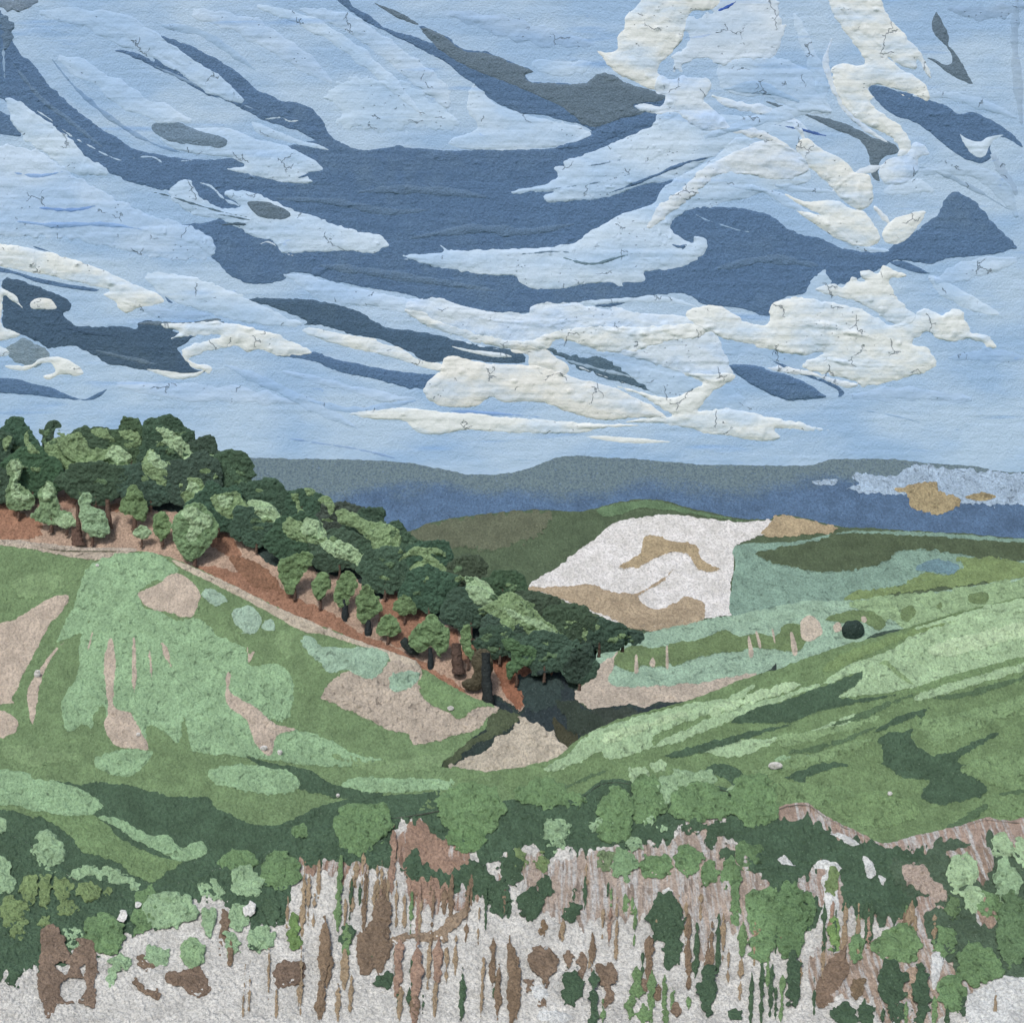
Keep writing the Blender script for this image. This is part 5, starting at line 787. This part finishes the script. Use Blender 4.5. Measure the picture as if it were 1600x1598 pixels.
LM = [(105, 1520, 'the brown arch shaped bush'), (300, 1488, 'the round pale shrub on chalk'), (453, 1522, 'the square brown bush'), (585, 1470, 'the big brown mass'), (602, 1532, 'the dark diamond shrub'), (566, 1290, 'the large green shrub left of centre'), (735, 1270, 'the largest central shrub'), (845, 1503, 'the brown diamond bush'), (895, 1542, 'the dark diamond shaped shrub'),
 (945, 1530, 'the round brown bush with a hooked tail'), (1040, 1435, 'the biggest dark shrub'), (1105, 1545, 'the leaning dark shrub'), (1195, 1430, 'the big green shrub right of centre'), (1296, 1380, 'the chalk arch'), (1290, 1530, 'the tapering brown bush'), (1403, 1476, 'the wide round green shrub'), (1530, 1508, 'the large low shrub in the right corner'), (868, 1300, 'the pale round shrub'), (1075, 1343, 'the round green shrub on the chalk edge'), (372, 1440, 'the pale upright shrub')]
used = {}
ST.sort(key=lambda s: min(math.hypot(t[0] - s[0], t[1] - (s[1] + s[2]) / 2) for t in LM))
for k, (x, y0, y1, wd_, ci) in enumerate(ST):
    r = random.Random(k + 11); n = 5; L, R_ = [], []
    dx = -0.05 * (y1 - y0) * r.uniform(0.2, 1.2)
    for j in range(n + 1):
        t = j / n; y = y0 + (y1 - y0) * t; ww = wd_ * .8 * (0.45 + 0.75 * r.random()) * (1 if 0 < j < n else .25)
        xx = x + dx * (t - .5); L.append((xx - ww, y)); R_.append((xx + ww, y))
    P = np.array([(x + dx * -.5, y0 - 4)] + R_ + [(x + dx * .5, y1 + 5)] + L[::-1])
    c, cn, grp = SC[ci]
    lx, ly, ln_ = min(LM, key=lambda t: math.hypot(t[0] - x, (t[1] - (y0 + y1) / 2)))
    ym = (y0 + y1) / 2
    side = 'left of' if x < lx - 12 else 'right of' if x > lx + 12 else 'below' if ym > ly else 'above'
    size = ('long ' if y1 - y0 > 80 else 'short ' if y1 - y0 < 45 else '') + ('thick ' if wd_ >= 8 else 'hair thin ' if wd_ < 3.2 else 'thin ' if wd_ < 5 else '')
    lab = '%s%s stem %s %s' % (size, cn, side, ln_)
    q = used.get(lab, 0); used[lab] = q + 1
    if q: lab = lab.replace(' stem ', [' second nearest stem ', ' third nearest stem ', ' fourth nearest stem ', ' fifth nearest stem ', ' sixth nearest stem '][min(q - 1, 4)])
    lab = lab.replace(', a little farther off', ', farther off').replace('shaped shrub', 'shrub') if len(lab.split()) > 16 else lab
    if len(lab.split()) > 16: lab = lab.replace(' the ', ' ')
    put('stem', P, c, lab, 'stem', grp, kind='grit', solid=.2, warp=1.3 + wd_ * .1, lift=1.5, sub=3, lean=.92)
# white stones
for x, y, rx, ry, lab in ((1211, 1196, 11, 6, 'largest white stone, flat, on the right hill'), (1391, 1239, 4, 3, 'small white stone right on the green slope'), (803, 1258, 4, 4, 'white stone beside the largest central shrub'), (704, 1106, 5, 4, 'white stone on the sandy field of the left hill'), (437, 1175, 4, 4, 'white stone low on the left hill, right one of a pair'), (412, 1168, 6, 4, 'white stone low on the left hill, left one of a pair'), (528, 1242, 3, 3, 'tiny white stone in the dark band'), (216, 1147, 3, 3, 'tiny white stone at the foot of the tall sandy streak'), (58, 1052, 5, 6, 'bright white stone on the curved sandy streak'), (152, 883, 3, 2.5, 'tiny white stone under the sandy path')):
    D = float(HIL.map[int((y + ry - Y0) / STEP), int((x - X0) / STEP)]) - HIL.px * 1.5
    o = paint('stone', HIL, ellipse(x, y, rx, ry, int(x), .12, 9), (226, 234, 236), 'sand', solid=.5, warp=.4, D0=D); tag(o, lab, 'stone')
for x, y, rx, ry, lab in ((215, 1412, 4, 4, 'white stone at the top left of the big pale shrub'), (1044, 1392, 7, 6, 'white stone over the biggest dark shrub'), (390, 1419, 10, 11, 'white stone beside the left thicket'), (192, 1432, 8, 11, 'white stone left of the big pale shrub')):
    put('stone', ellipse(x, y, rx, ry, int(x), .15, 9), (214, 222, 228), lab, 'stone', None, kind='sand', solid=.22, warp=2, lift=7)

# ------------------------------------------------------------------ the same slopes carried on beyond the frame
apron('hillside', HIL, -1, 852, (110, 139, 97), 'green hillside going on to the left'); apron('hillside', HIL, 1, 905, (108, 137, 94), 'green hillside going on to the right')
apron('bank_slope', FOR, -1, 1305, DKG, 'green bank going on to the left'); apron('bank_slope', FOR, 1, 1295, DKG, 'green bank going on to the right')
apron('ridge_slope', RID, -1, 690, DKTREE, 'dark ridge going on to the left'); apron('far_hillside', MID, 1, 855, OLIVE, 'far green hillside going on to the right')
